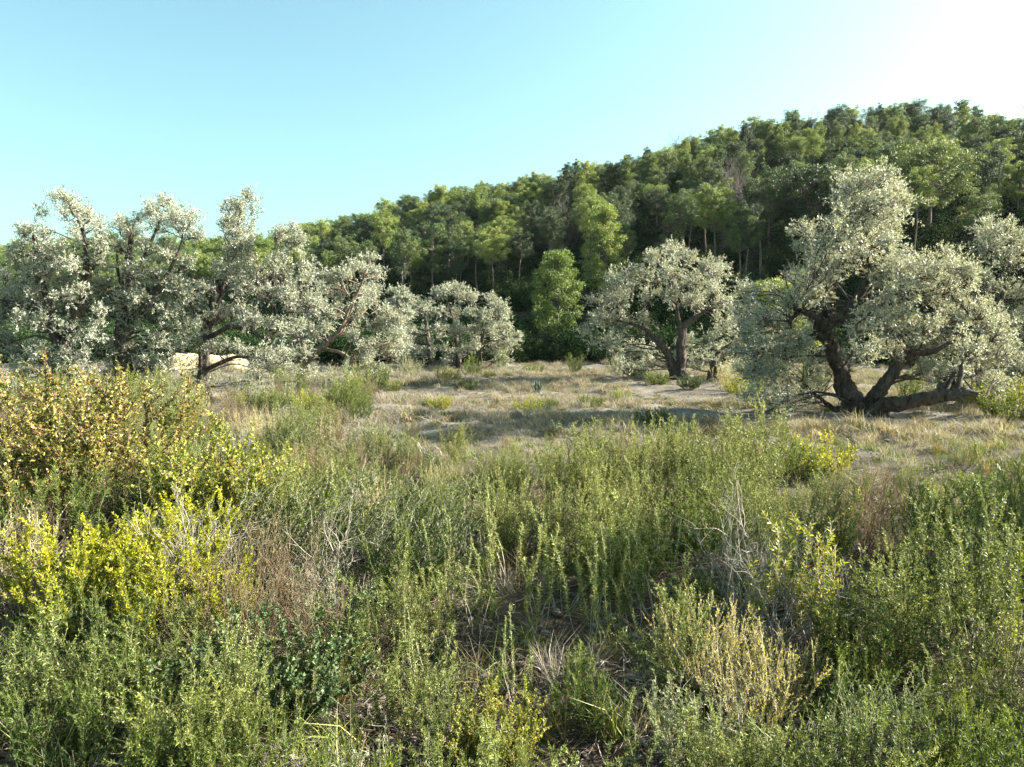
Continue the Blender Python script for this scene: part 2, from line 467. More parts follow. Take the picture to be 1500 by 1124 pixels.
big_blobs = [(1200,430,14),(1160,405,14),(1090,425,16),(1078,455,16),(1150,598,16),(1100,585,18),(1075,520,16),(1240,275,26),(1285,268,26),(1312,285,24),(1330,300,16),(1262,302,28),(1228,308,20),(1295,312,24),(1270,335,26),(1232,340,24),(1300,340,18),
 (1180,345,17),(1190,372,22),(1212,362,20),(1198,398,22),(1218,402,18),(1172,365,10),(1226,385,20),(1250,372,22),
 (1302,362,18),(1312,388,24),(1333,402,25),(1342,378,15),(1300,412,22),(1345,425,24),
 (1385,377,20),(1372,402,24),(1362,432,28),(1400,432,28),(1418,402,20),(1400,395,18),
 (1130,435,19),(1150,447,22),(1103,450,16),(1176,432,18),(1122,470,24),(1152,480,24),(1096,482,18),(1190,445,18),(1175,412,12),
 (1110,510,24),(1140,522,28),(1170,502,24),(1130,552,26),(1160,562,26),(1188,540,24),(1178,585,22),(1205,592,16),(1105,545,18),
 (1225,500,18),(1258,485,22),(1290,470,24),(1272,520,22),(1248,540,16),(1320,475,26),(1350,482,26),(1300,505,20),(1262,452,18),(1300,438,14),
 (1390,470,28),(1430,460,28),(1380,512,26),(1420,512,28),(1460,482,28),(1352,545,14),(1440,545,28),(1472,522,26),(1462,572,22),(1340,440,18),(1410,545,14)]
olive('largest gnarled olive, dark forked trunk and heavy limb stretched low over the ground', 20.3, [
 ([(1268,616),(1262,600),(1243,573),(1225,536),(1207,496,-.2),(1204,470,-.3)], [.42,.34,.24,.19,.17,.20]),
 ([(1204,484,-.3),(1202,468,-.3),(1216,462,-.2),(1229,464),(1247,443),(1262,412),(1268,388)], [.19,.21,.16,.12,.12,.15,.12]),
 ([(1268,392),(1256,372),(1244,350),(1237,314),(1243,280)], [.11,.06,.05,.035,.015]),
 ([(1268,400),(1276,365),(1285,330),(1292,295)], [.09,.05,.035,.015]),
 ([(1203,474,-.3),(1188,462,-.4),(1172,456,-.5),(1157,470,-.6),(1155,490,-.6)], [.13,.08,.06,.045,.02]),
 ([(1247,445),(1262,437),(1283,432,-.2),(1302,434,-.3),(1320,428,-.4)], [.08,.07,.06,.05,.03]),
 ([(1272,606),(1277,582,-.3),(1302,557,-.5),(1318,530,-.6),(1336,518,-.7),(1371,514,-.8),(1400,500,-.8)], [.26,.20,.16,.13,.11,.07,.03]),
 ([(1274,612),(1284,598,-.4),(1313,590,-.9),(1349,580,-1.3),(1389,576,-1.6),(1410,574,-1.7),(1433,577,-1.9)], [.25,.20,.165,.15,.13,.11,.04]),
 ([(1402,574,-1.6),(1406,560,-1.6),(1410,545,-1.5),(1409,534,-1.5)], [.11,.075,.06,.05]),
 ([(1385,576,-1.5),(1398,545,-1.2),(1425,510,-.8),(1450,470,-.3)], [.06,.045,.035,.02]),
 ([(1262,610),(1240,598,.3),(1224,600,.7),(1205,585,.9),(1175,560,1)], [.16,.10,.07,.045,.03]),
], big_blobs, 11, dens=1.0, depth=3.0, show=True)

ol_e = [(1440,332,20),(1465,340,25),(1492,348,25),(1445,370,24),(1480,385,26),(1427,402,16),(1452,420,26),(1500,430,28),(1525,370,28),(1490,470,28),
 (1535,450,28),(1540,520,28),(1500,540,28),(1485,600,20),(1520,600,26),(1560,400,28),(1570,480,30),(1560,560,28),(1435,590,10),(1510,500,25)]
olive('partly shaded olive behind the long low limb, on the very edge of the view', 23.2, [
 ([(1368,606),(1368,592),(1385,560,.5),(1420,520,.8),(1455,470,.8),(1470,420,.8),(1480,380,.5)], [.26,.24,.19,.15,.12,.08,.04]),
 ([(1420,520,.8),(1480,500),(1530,480),(1560,440)], [.12,.1,.07,.03]),
 ([(1445,485,.8),(1450,430),(1452,380),(1455,350)], [.08,.06,.04,.02])], ol_e, 12, dens=.8)

ol_m = [(955,377,15),(985,370,15),(1010,377,15),(1040,387,13),(1058,398,11),(900,412,13),(925,402,15),(888,432,15),(870,442,12),(950,407,17),(985,402,17),(1020,412,17),
 (1048,420,15),(910,442,18),(945,437,18),(980,437,18),(1015,442,18),(1045,450,16),(1065,442,12),(880,465,16),(910,477,18),(860,482,12),(945,472,15),(1058,480,16),(1075,470,12),
 (895,505,16),(925,512,18),(960,520,16),(1010,502,16),(1040,500,14),(940,542,14),(975,542,14),(1015,535,18),(1060,520,16),(1080,505,14),(905,535,12),(1085,538,13),(1062,548,11),(870,505,10)]
olive('broad round olive with two dark trunks standing before the shaded foot of the hill', 33, [
 ([(994,562),(995,535),(994,503),(997,478),(1018,466),(1035,455)], [.30,.22,.17,.15,.09,.04]),
 ([(996,484),(990,450),(985,410),(985,385)], [.12,.07,.045,.02]),
 ([(990,556),(978,520),(962,500),(945,484),(926,475),(905,470)], [.2,.14,.12,.09,.06,.03]),
 ([(1038,566),(1044,545),(1047,527),(1058,512),(1071,503)], [.22,.17,.12,.07,.03])], ol_m, 13, leaf_scale=1.25, dens=.75, show=True)

ol_f = [(640,430,7),(655,425,7),(668,422,8),(675,435,8),(695,435,9),(720,438,9),(728,450,8),(740,457,8),(608,447,10),(598,460,10),(625,457,10),(645,457,10),(665,460,10),(690,460,10),
 (712,465,11),(735,470,9),(600,485,12),(620,490,12),(645,485,12),(670,485,12),(695,485,11),(720,485,11),(745,480,8),(605,513,12),(630,520,9),(655,515,12),(680,515,11),(700,505,11),(725,510,12),(745,505,10),(590,530,10),(738,530,10),(655,533,7),(758,495,6)]
olive('small pale olive with knobbly pruned top growing at the far edge of the clearing', 43, [
 ([(633,545),(631,520),(626,485),(623,460)], [.26,.17,.11,.05]),
 ([(672,542),(671,510),(664,470),(654,440)], [.16,.11,.07,.03]),
 ([(704,542),(702,515),(712,470),(722,450)], [.16,.11,.07,.03])], ol_f, 14, leaf_scale=1.45, dens=.8)

ol_4 = [(540,380,11),(526,394,11),(502,405,12),(552,398,10),(490,425,12),(520,420,13),(545,430,13),(482,402,11),(470,422,12),(465,450,14),(495,452,14),(530,452,14),(560,455,12),
 (575,470,12),(550,480,15),(520,492,15),(585,490,12),(480,482,12),(460,487,13),(440,470,12),(425,490,13),(430,520,11),(545,510,15),(575,520,15),(540,533,13),(565,543,11),(510,540,10),(590,510,10),(598,460,8),(410,515,11)]
olive('slender olive forking from a short sunlit trunk, its crown stepping up to one high tuft', 31.5, [
 ([(444,562),(443,545),(442,520),(440,500),(436,480)], [.24,.19,.16,.10,.05]),
 ([(447,545),(452,526),(471,508),(498,487),(512,456),(518,439),(530,415),(537,396)], [.13,.14,.13,.12,.09,.07,.05,.02]),
 ([(470,509),(484,514),(498,517),(512,526),(520,548)], [.08,.08,.07,.07,.08]),
 ([(500,484),(510,470),(540,462),(560,455)], [.07,.05,.035,.02]),
 ([(516,445),(505,425),(500,408)], [.05,.035,.015])], ol_4, 15, leaf_scale=1.2, dens=.85, bark='olive_bark_sunlit', show=True)

ol_3 = [(330,345,10),(345,358,10),(366,352,10),(336,374,11),(360,378,12),(322,390,10),(350,395,10),(345,300,10),(362,290,9),(371,308,10),(350,320,11),(336,326,8),(365,332,9),(352,345,8),(375,400,16),(400,387,14),(425,365,11),(440,352,8),(410,347,9),(445,385,11),(420,402,16),(450,410,13),
 (300,422,12),(330,402,10),(355,420,15),(310,450,14),(390,432,18),(425,437,18),(455,445,14),(340,460,17),(370,470,18),(405,482,18),(440,480,16),(300,480,14),(290,510,15),(350,510,10),(390,518,14),(420,518,13),(370,537,10),(405,545,13),(330,503,10),(450,518,12),(310,508,8),(290,560,10),(430,548,12),(455,545,10),(372,556,9)]
olive('open olive with a tall lone spire and arching bare limbs above the pale earth bank', 25.2, [
 ([(300,580),(296,550),(297,500),(305,465),(309,436)], [.21,.18,.15,.12,.07]),
 ([(297,500),(313,466),(325,430),(335,390),(345,351),(352,315),(356,290)], [.10,.08,.065,.05,.035,.022,.01]),
 ([(298,485),(333,455,.3),(350,432,.3),(368,409,.2),(399,385)], [.1,.08,.06,.045,.02]),
 ([(298,498),(313,492,-.4),(341,478,-.6),(365,485,-.8),(392,497,-.9),(402,470,-.9),(423,456,-.9)], [.11,.09,.08,.07,.06,.04,.02]),
 ([(300,470),(280,450),(265,430)], [.08,.05,.02]),
 ([(305,540),(345,522,-.3),(385,525,-.3),(400,545,-.2)], [.08,.06,.04,.03])], ol_3, 16, leaf_scale=1.05, dens=1.1)

ol_2 = [(240,300,11),(225,312,11),(256,315,13),(280,325,11),(205,322,11),(176,327,10),(195,342,12),(230,335,14),(265,345,13),(284,347,8),(175,362,14),(215,365,16),(250,375,16),(278,390,13),
 (190,400,18),(230,405,19),(265,422,18),(284,442,12),(180,440,18),(215,445,19),(250,460,18),(275,482,16),(195,480,20),(235,495,20),(265,508,15),(170,510,17),(215,530,18),(250,535,12),(150,420,13),(165,552,16),(205,560,16),(232,556,12)]
olive('bushy olive with a wide wind-combed top, behind the reddening shrub', 24.0, [
 ([(180,590),(181,540),(182,480),(184,440),(190,382),(194,341),(198,325)], [.30,.24,.18,.14,.10,.05,.02]),
 ([(182,480),(205,450,-.3),(240,410,-.4),(262,368,-.3),(268,340)], [.12,.09,.07,.04,.02]),
 ([(184,440),(172,400),(170,360)], [.08,.05,.02]),
 ([(186,420),(215,370),(232,330),(240,305)], [.08,.05,.03,.015])], ol_2, 17, leaf_scale=1.05, dens=1.1)

ol_1 = [(85,287,9),(100,297,10),(115,305,11),(130,320,12),(140,335,11),(96,312,8),(120,345,12),(50,337,12),(35,342,9),(65,347,12),(30,365,12),(60,370,14),(90,362,11),(150,352,8),(140,380,14),
 (110,390,16),(75,395,16),(40,400,16),(10,402,12),(15,435,16),(50,440,18),(90,430,18),(125,430,16),(145,460,13),(30,470,18),(65,475,15),(110,480,17),(140,495,15),(20,510,17),(50,513,16),(90,525,15),(125,520,14),(30,545,17),(70,550,15),(128,552,16),(-15,460,18),(-12,500,18),(-25,420,16)]
olive('old olive on the shaded side of the group, low dark fork and ragged leaning plume', 23.0, [
 ([(88,590),(88,545),(92,510),(100,485),(122,445),(128,375),(120,330),(100,300)], [.32,.28,.24,.18,.12,.07,.04,.015]),
 ([(91,515),(80,482),(72,450),(60,410),(52,365),(48,340)], [.18,.14,.10,.07,.04,.02]),
 ([(74,460),(40,450),(5,440)], [.08,.06,.03]),
 ([(124,420),(140,385),(145,355)], [.06,.04,.02])], ol_1, 18, leaf_scale=1.05, dens=1.1)

ol_7 = [(575,430,9),(590,428,8),(600,440,9),(585,448,11),(570,450,9)]
olive('dim little olive peeping out behind the knobbly pale olive, in front of the wood', 47, [
 ([(588,540),(587,500),(586,460),(590,440)], [.15,.12,.07,.03])], ol_7 + [(585,465,12),(580,490,14),(595,510,12)], 19, leaf_scale=1.5, dens=.6)
# an olive standing just outside the view whose shade falls on the near thicket
olive('olive beyond the edge of the picture, its shade reaching the near thicket', 8.0, [
 ([(2060,860),(2050,720),(2055,600),(2065,400)], [.3,.25,.2,.08])],
 [(1880+80*i+(j%2)*30, 250+80*j, 58) for i in range(5) for j in range(5)], 20, leaf_scale=1.4, dens=.75, group=None)

# ------------------------------------------------------------------ pines
def pine_meshes(seed, h=8.0, w=2.3, crown0=.42, top=1.0, puffs=3, boughs=38, nq=140, leaf=.135, shape=1.0):
    """an Aleppo pine: crooked pale stem, boughs ending in rounded clumps of needles"""
    rng = np.random.default_rng(seed)
    tr = Acc(); lf = Acc()
    lean = rng.normal(size=2) * .05 * h
    zs = np.linspace(-.3, h * .95, 12)
    pts = np.stack([lean[0] * (zs / h) ** 2 + .12 * np.sin(zs * .9 + seed), lean[1] * (zs / h) ** 2 + .12 * np.cos(zs * .8 + seed), zs], 1)
    rad = np.interp(zs, [-.3, h], [.13, .025])
    gnarled(tr, pts, rad, rng, 8, .05, 20)
    u = (np.arange(boughs) + rng.random(boughs)) / boughs
    u = u ** .9
    zc = h * (crown0 + (1 - crown0) * u)
    env = w * (np.sin(np.clip(u * .71 + .2, 0, 1) * PI) ** .65 * shape + .12) * rng.uniform(.55, 1.1, boughs)
    az = np.arange(boughs) * 2.4 + rng.normal(size=boughs) * .4
    a = np.stack([np.interp(zc - .4, zs, pts[:, 0]), np.interp(zc - .4, zs, pts[:, 1]), zc - .35 - .1 * env], 1)
    b = np.stack([a[:, 0] + np.cos(az) * env, a[:, 1] + np.sin(az) * env, zc + .12 * env + rng.normal(size=boughs) * .2], 1)
    lim = bez(a, b, 6, rng, .08, -.05)
    tr.tubes(lim, np.linspace(.045, .012, 6)[None] * np.ones((boughs, 1)), 4)
    # a few dead snags under the crown
    ns = 7
    zz = rng.uniform(.18, crown0, ns) * h; aa = rng.random(ns) * 7
    a2 = np.stack([np.interp(zz, zs, pts[:, 0]), np.interp(zz, zs, pts[:, 1]), zz], 1)
    b2 = a2 + np.stack([np.cos(aa), np.sin(aa), rng.uniform(-.1, .4, ns)], 1) * rng.uniform(.4, 1.3, (ns, 1))
    tr.tubes(bez(a2, b2, 4, rng, .08), np.linspace(.022, .006, 4)[None] * np.ones((ns, 1)), 3)
    for k in range(puffs):
        f = 1.0 - k * .27
        i = f * 5; i0 = int(min(i, 4)); fr = i - i0
        c = lim[:, i0] * (1 - fr) + lim[:, i0 + 1] * fr + rng.normal(size=(boughs, 3)) * .16 * np.array([1, 1, .6])
        r = rng.uniform(.30, .52, boughs) * (1 - .1 * k) * (w / 1.6) ** .5
        n = boughs * nq; ci = np.repeat(np.arange(boughs), nq)
        d = rng.normal(size=(n, 3)); d[:, 2] += .5
        d /= np.linalg.norm(d, axis=1, keepdims=True)
        rr = r[ci] * rng.uniform(.45, 1.0, n)
        p = c[ci] + d * rr[:, None] * np.array([1, 1, .72])
        ld = d * .45 + rng.normal(size=(n, 3)) * .7; ld[:, 2] += .3
        lf.leaves(p, ld, rng.uniform(.6, 1.3, n) * leaf, leaf * .36, rng, up=d * 1.1)
    return tr.mesh('pine_trunk', M['pine_bark'], True), lf.mesh('pine_crown', M['pine_a'])

pine_v = [
 ('round-headed', pine_meshes(31, 7.2, 1.55, .45)), ('tall narrow', pine_meshes(32, 8.4, 1.15, .35, boughs=38)),
 ('broad spreading', pine_meshes(33, 6.4, 2.0, .50, boughs=44)), ('domed', pine_meshes(34, 7.0, 1.6, .52)),
 ('leaning open', pine_meshes(35, 7.6, 1.5, .48, boughs=28)), ('cone-topped', pine_meshes(36, 6.8, 1.5, .25, shape=.9, boughs=42)),
 ('low bushy', pine_meshes(37, 4.6, 1.7, .18, boughs=38)), ('ragged', pine_meshes(38, 7.9, 1.4, .42, boughs=28)),
 ('high-crowned', pine_meshes(39, 9.2, 1.7, .64, boughs=32)),
]
tones = [('yellow-green', 'pine_a'), ('mid-green', 'pine_b'), ('dark green', 'pine_c')]

def set_slot(o, m):
    o.material_slots[0].link = 'OBJECT'; o.material_slots[0].material = m

def place_pine(x, y, vi, ti, s, rz, label, group, dz=0, sxy=1.0):
    root = bpy.data.objects.new('pine_tree', None); col.objects.link(root)
    root.location = (x, y, float(ground(x, y)) + dz); root.rotation_euler[2] = rz; root.scale = (s * sxy, s * sxy, s)
    tag(root, label, 'tree', group)
    ob('trunk', pine_v[vi][1][0], root)
    c = ob('crown', pine_v[vi][1][1], root); set_slot(c, M[tones[ti][1]])
    return root

rp = np.random.default_rng(77)
# jittered scatter over the slope
cand = []
yy = 46.0
while yy < 300:
    step = 4.0 if yy < 75 else 3.7 if yy < 150 else 4.6
    for xx in np.arange(-.78 * yy - 8, .78 * yy + 8, step):
        x = xx + rp.normal() * 1.3; y = yy + rp.normal() * 1.3
        fy = np.interp(x, FX, FY); ry = np.interp(x, RX, RY)
        if y < fy + 8 + 3 * math.sin(x * .3) or y > ry + 7: continue
        cand.append((x, y))
    yy += step * .95
cand = np.array(cand)
# natural gaps
nz = np.sin(cand[:, 0] * .21 + 1) * np.sin(cand[:, 1] * .17 + 2) + np.sin(cand[:, 0] * .09 - cand[:, 1] * .13)
cand = cand[(nz > -.95) | (rp.random(len(cand)) < .3)]
cz = ground(cand[:, 0], cand[:, 1])
ppx, ppy = project(np.column_stack([cand, cz + 6]))
inview = (ppx > -40) & (ppx < 1540)
fy = np.interp(cand[:, 0], FX, FY); ry = np.interp(cand[:, 0], RX, RY)
tpos = (cand[:, 1] - fy) / (ry - fy)
order = np.argsort(cand[:, 1] + np.where(inview, 0, 1000))
single = order[:298]
rest = order[298:]
def section(px):
    for lim_, s in ((120, 'behind the leaning-plume olive'), (300, 'behind the wind-combed olive'), (440, 'behind the spired olive'), (520, 'above the slender olive'), (600, 'just past the slender olive'),
                   (680, 'above the knobbly olive'), (770, 'right by the lone pine'), (860, 'above the lone pine'), (960, 'beyond the lone pine'), (1060, 'above the round olive'),
                   (1140, 'between round and largest olives'), (1220, 'uphill of the largest olive'), (1300, 'above the largest olive top'), (1400, 'above the low olive limb')):
        if px < lim_: return s
    return 'beside the picture edge'
def belt(t):
    return 'at the hill foot' if t < .12 else 'low on the slope' if t < .25 else 'below mid-slope' if t < .4 else 'at mid-slope' if t < .6 else 'high on the slope' if t < .82 else 'near the skyline' if t < .94 else 'on the skyline'
pine_rec = []
for i in single:
    vi = int(rp.choice(8, p=[.18, .12, .14, .16, .12, .1, .1, .08])); t = tpos[i]
    if t < .20 and (vi in (1, 5, 6) or rp.random() < .7): vi = 8
    ti = int(rp.choice(3, p=[.34, .38, .28]))
    s = rp.uniform(.58, .86) * (1.16 if t < .18 else 1)
    if cand[i, 1] > 150: s *= .95
    size = 'small' if s < .7 else 'mid-sized' if s < .82 else 'large'
    lab = f'{size} {tones[ti][0]} {pine_v[vi][0]} pine {belt(t)}, {section(ppx[i])}'
    grp = f'{size} {tones[ti][0]} {pine_v[vi][0]} pines {belt(t)}, {section(ppx[i])}'
    pine_rec.append((cand[i, 0], cand[i, 1], vi, ti, s, rp.random() * 6.28, lab, grp, 0, float(np.interp(t, [0, .15, .3, 1], [.78, .85, 1.0, 1.05]) * rp.uniform(.85, 1.2))))
# hand-set ones seen plainly
for (px, py, Y, vi, ti, s, sxy, lab) in [
    (818, 0, 51, 5, 0, 1.08, 1.0, 'bright lone pine standing forward of the wood, lit against the dark hill foot'),
    (884, 0, 63, 5, 0, 1.3, .85, 'tall layered pine just above and beside the bright lone pine'),
    (1140, 0, 47, 6, 0, 1.15, 1.1, 'bright low pine clump between the round olive and the largest olive'),
    (1350, 0, 60, 2, 1, 1.3, 1.15, 'dense flat-topped dark pine directly behind the largest olive crown'),
    (1175, 0, 62, 2, 2, 1.3, 1.15, 'wide deep-green pine crown touching the largest olive on its hill side')]:
    q = P(px, 500, Y)
    pine_rec = [r for r in pine_rec if math.hypot(r[0] - q[0], r[1] - Y) > 3.0]
    place_pine(q[0], Y, vi, ti, s, 1.0, lab, None, sxy=sxy)
pine_rec = pine_rec[:294]
for r in pine_rec: place_pine(*r)

# ------------------------------------------------------------------ scattered stuff through geometry nodes
def scatter(name, pts, rots, scl, idx, protos, label):
    """protos: meshes; instances on points with per-point rotation, scale and pick"""
    pc = bpy.data.collections.new(name + '_kinds')
    for i, (nm, me) in enumerate(protos):
        o = bpy.data.objects.new(f'{i:02d}_{nm}', me); pc.objects.link(o)
    me = bpy.data.meshes.new(name)
    me.vertices.add(len(pts)); me.vertices.foreach_set('co', np.asarray(pts, float).ravel())
    attr(me, 'rot', 'FLOAT_VECTOR', 'POINT', rots); attr(me, 'scl', 'FLOAT_VECTOR', 'POINT', scl)
    a = me.attributes.new('pick', 'INT', 'POINT'); a.data.foreach_set('value', np.asarray(idx, np.int32))
    o = ob(name, me); tag(o, label, None, kind='stuff')
    ng = bpy.data.node_groups.new(name, 'GeometryNodeTree')
    ng.interface.new_socket('Geometry', in_out='INPUT', socket_type='NodeSocketGeometry')
    ng.interface.new_socket('Geometry', in_out='OUTPUT', socket_type='NodeSocketGeometry')
    n = ng.nodes.new; l = ng.links.new
    gi, go = n('NodeGroupInput'), n('NodeGroupOutput')
    ci = n('GeometryNodeCollectionInfo'); ci.inputs[0].default_value = pc
    ci.inputs['Separate Children'].default_value = True; ci.inputs['Reset Children'].default_value = True
    ip = n('GeometryNodeInstanceOnPoints'); ip.inputs['Pick Instance'].default_value = True
    def na(nm, t):
        x = n('GeometryNodeInputNamedAttribute'); x.data_type = t; x.inputs[0].default_value = nm
        return x.outputs[0]
    e2r = n('FunctionNodeEulerToRotation')
    l(na('rot', 'FLOAT_VECTOR'), e2r.inputs[0]); l(e2r.outputs[0], ip.inputs['Rotation'])
    l(na('scl', 'FLOAT_VECTOR'), ip.inputs['Scale']); l(na('pick', 'INT'), ip.inputs['Instance Index'])
    l(gi.outputs[0], ip.inputs['Points']); l(ci.outputs[0], ip.inputs['Instance']); l(ip.outputs[0], go.inputs[0])
    md = o.modifiers.new('scatter', 'NODES'); md.node_group = ng
    return o

# the rest of the wood: crowns only, past the 300 nearest
far_protos = []
for k, ti in ((0, 0), (3, 1), (2, 2)):
    if True:
        m2 = pine_v[k][1][1].copy(); m2.materials.clear(); m2.materials.append(M[tones[ti][1]])
        far_protos.append(('pine_crown', m2))
if len(rest):
    xy = cand[rest]; n = len(xy)
    s = rp.uniform(.75, 1.05, (n, 1)) * np.ones((n, 3))
    scatter('pine_wood', np.column_stack([xy, ground(xy[:, 0], xy[:, 1])]), np.column_stack([np.zeros((n, 2)), rp.random(n) * 6.28]), s,
            rp.integers(0, len(far_protos), n), far_protos, 'far pine wood running along the ridge')

# maquis under the pines
def blob_bush(seed, h, w, nq, leaf, mat, n_c=14):
    rng = np.random.default_rng(seed); lf = Acc(); tr = Acc()
    c = rng.normal(size=(n_c, 3)) * np.array([w * .42, w * .42, h * .2]) + [0, 0, h * .55]
    tr.tubes(bez(np.zeros((n_c, 3)) + rng.normal(size=(n_c, 3)) * [.05, .05, 0], c, 5, rng, .1), np.linspace(.02, .006, 5)[None] * np.ones((n_c, 1)), 3)
    ci = np.repeat(np.arange(n_c), nq); n = len(ci)
    d = rng.normal(size=(n, 3)); d[:, 2] += .4; d /= np.linalg.norm(d, axis=1, keepdims=True)
    p = c[ci] + d * rng.uniform(.3, 1, (n, 1)) * np.array([w * .3, w * .3, h * .32])
    p[:, 2] = np.abs(p[:, 2])
    lf.leaves(p, d * .4 + rng.normal(size=(n, 3)) * .7, rng.uniform(.6, 1.1, n) * leaf, leaf * .4, rng, up=d)
    return tr, lf
maq = []
for k, (h, w) in enumerate([(1.2, 1.8), (1.7, 1.7), (2.2, 1.6)]):
    tr, lf = blob_bush(50 + k, h, w, 90, .20, None)
    maq.append(('maquis_bush', lf.mesh('maquis', M['maquis'])))
n = 6200
y = 44 + rp.random(n) ** 1.2 * 150; x = (rp.random(n) * 2 - 1) * (.78 * y + 4)
fy = np.interp(x, FX, FY); ry = np.interp(x, RX, RY)
k = (y > np.minimum(fy, 50) - 3 + 1.5 * np.sin(x * .7)) & (y < ry + 4); x, y = x[k], y[k]; n = len(x)
s = rp.uniform(.5, 1.15, (n, 1)) * np.ones((n, 3))
scatter('undergrowth', np.column_stack([x, y, ground(x, y) - .1]), np.column_stack([np.zeros((n, 2)), rp.random(n) * 6.28]), s, rp.integers(0, 3, n), maq,
        'dark evergreen undergrowth beneath the pines on the hill')

# grey leafless trees among the pines
def bare_mesh(seed, h, mat, n1=9, n2=7, n3=5, spread=.5, r=.04):
    rng = np.random.default_rng(seed); tr = Acc()
    a = np.zeros((n1, 3)) + rng.normal(size=(n1, 3)) * [.06, .06, 0]; az = rng.random(n1) * 6.28
    b = np.stack([np.cos(az) * spread * h * rng.uniform(.3, 1, n1), np.sin(az) * spread * h * rng.uniform(.3, 1, n1), h * rng.uniform(.6, 1, n1)], 1)
    l1 = bez(a, b, 8, rng, .07); tr.tubes(l1, np.linspace(r, r * .2, 8)[None] * np.ones((n1, 1)), 4)
    def sub(l, cnt, f, rr, N=6):
        B = len(l) * cnt; i = np.repeat(np.arange(len(l)), cnt); k = rng.integers(2, l.shape[1], B)
        s = l[i, k]; d = l[i, -1] - l[i, 0]; ln = np.linalg.norm(d, axis=1, keepdims=True)
        d = d / ln + rng.normal(size=(B, 3)) * .6; d[:, 2] += .15
        e = s + d / np.linalg.norm(d, axis=1, keepdims=True) * ln * f * rng.uniform(.5, 1.1, (B, 1))
        q = bez(s, e, N, rng, .07); tr.tubes(q, np.linspace(rr, rr * .3, N)[None] * np.ones((B, 1)), 3)
        return q
    l2 = sub(l1, n2, .45, r * .4); sub(l2, n3, .5, r * .2, 4)
    return tr.mesh('bare_branches', mat, False)
bare = [bare_mesh(60, 5.0, M['dead'], 10, 9, 7, .45, .05), bare_mesh(61, 3.6, M['dead'], 12, 9, 7, .6, .04)]
for (px, py, sz, k, lab) in [(990, 210, 1.1, 0, 'leafless grey tree breaking the skyline above the round twin-trunk olive'),
                         (1170, 178, 1.0, 0, 'bare twiggy tree on the skyline above the largest olive'),
                         (655, 350, 1.1, 1, 'leafless purplish thicket on the lower slope above the knobbly pale olive'),
                         (730, 300, 1.1, 1, 'bare purplish tree halfway up, above the knobbly pale olive'),
                         (830, 330, 1.2, 1, 'grey leafless tree in a dark gap over the bright lone pine'),
                         (1085, 290, 1.2, 1, 'sunlit tangle of bare grey branches in the middle of the hillside wood'),
                         (1060, 275, 1.0, 0, 'bare grey tree just uphill of the sunlit grey tangle'),
                         (820, 345, 1.1, 0, 'thin dead tree rising behind the bright lone pine')]:
    best = None
    for Y in np.arange(50, 200, .5):
        q = P(px, py + 22, Y)
        if q[2] <= ground(q[0], Y) + 1.2: best = Y; break
    Y = best or 120; q = P(px, py, Y)
    root = bpy.data.objects.new('bare_tree', None); col.objects.link(root); root.location = (q[0], Y - 1, float(ground(q[0], Y - 1)) - .2)
    root.scale = (sz,) * 3; tag(root, lab, 'tree', 'leafless trees on the hill')
    ob('branches', bare[k], root, rz=px * .01, scale=1.25 if py < 220 else 1)

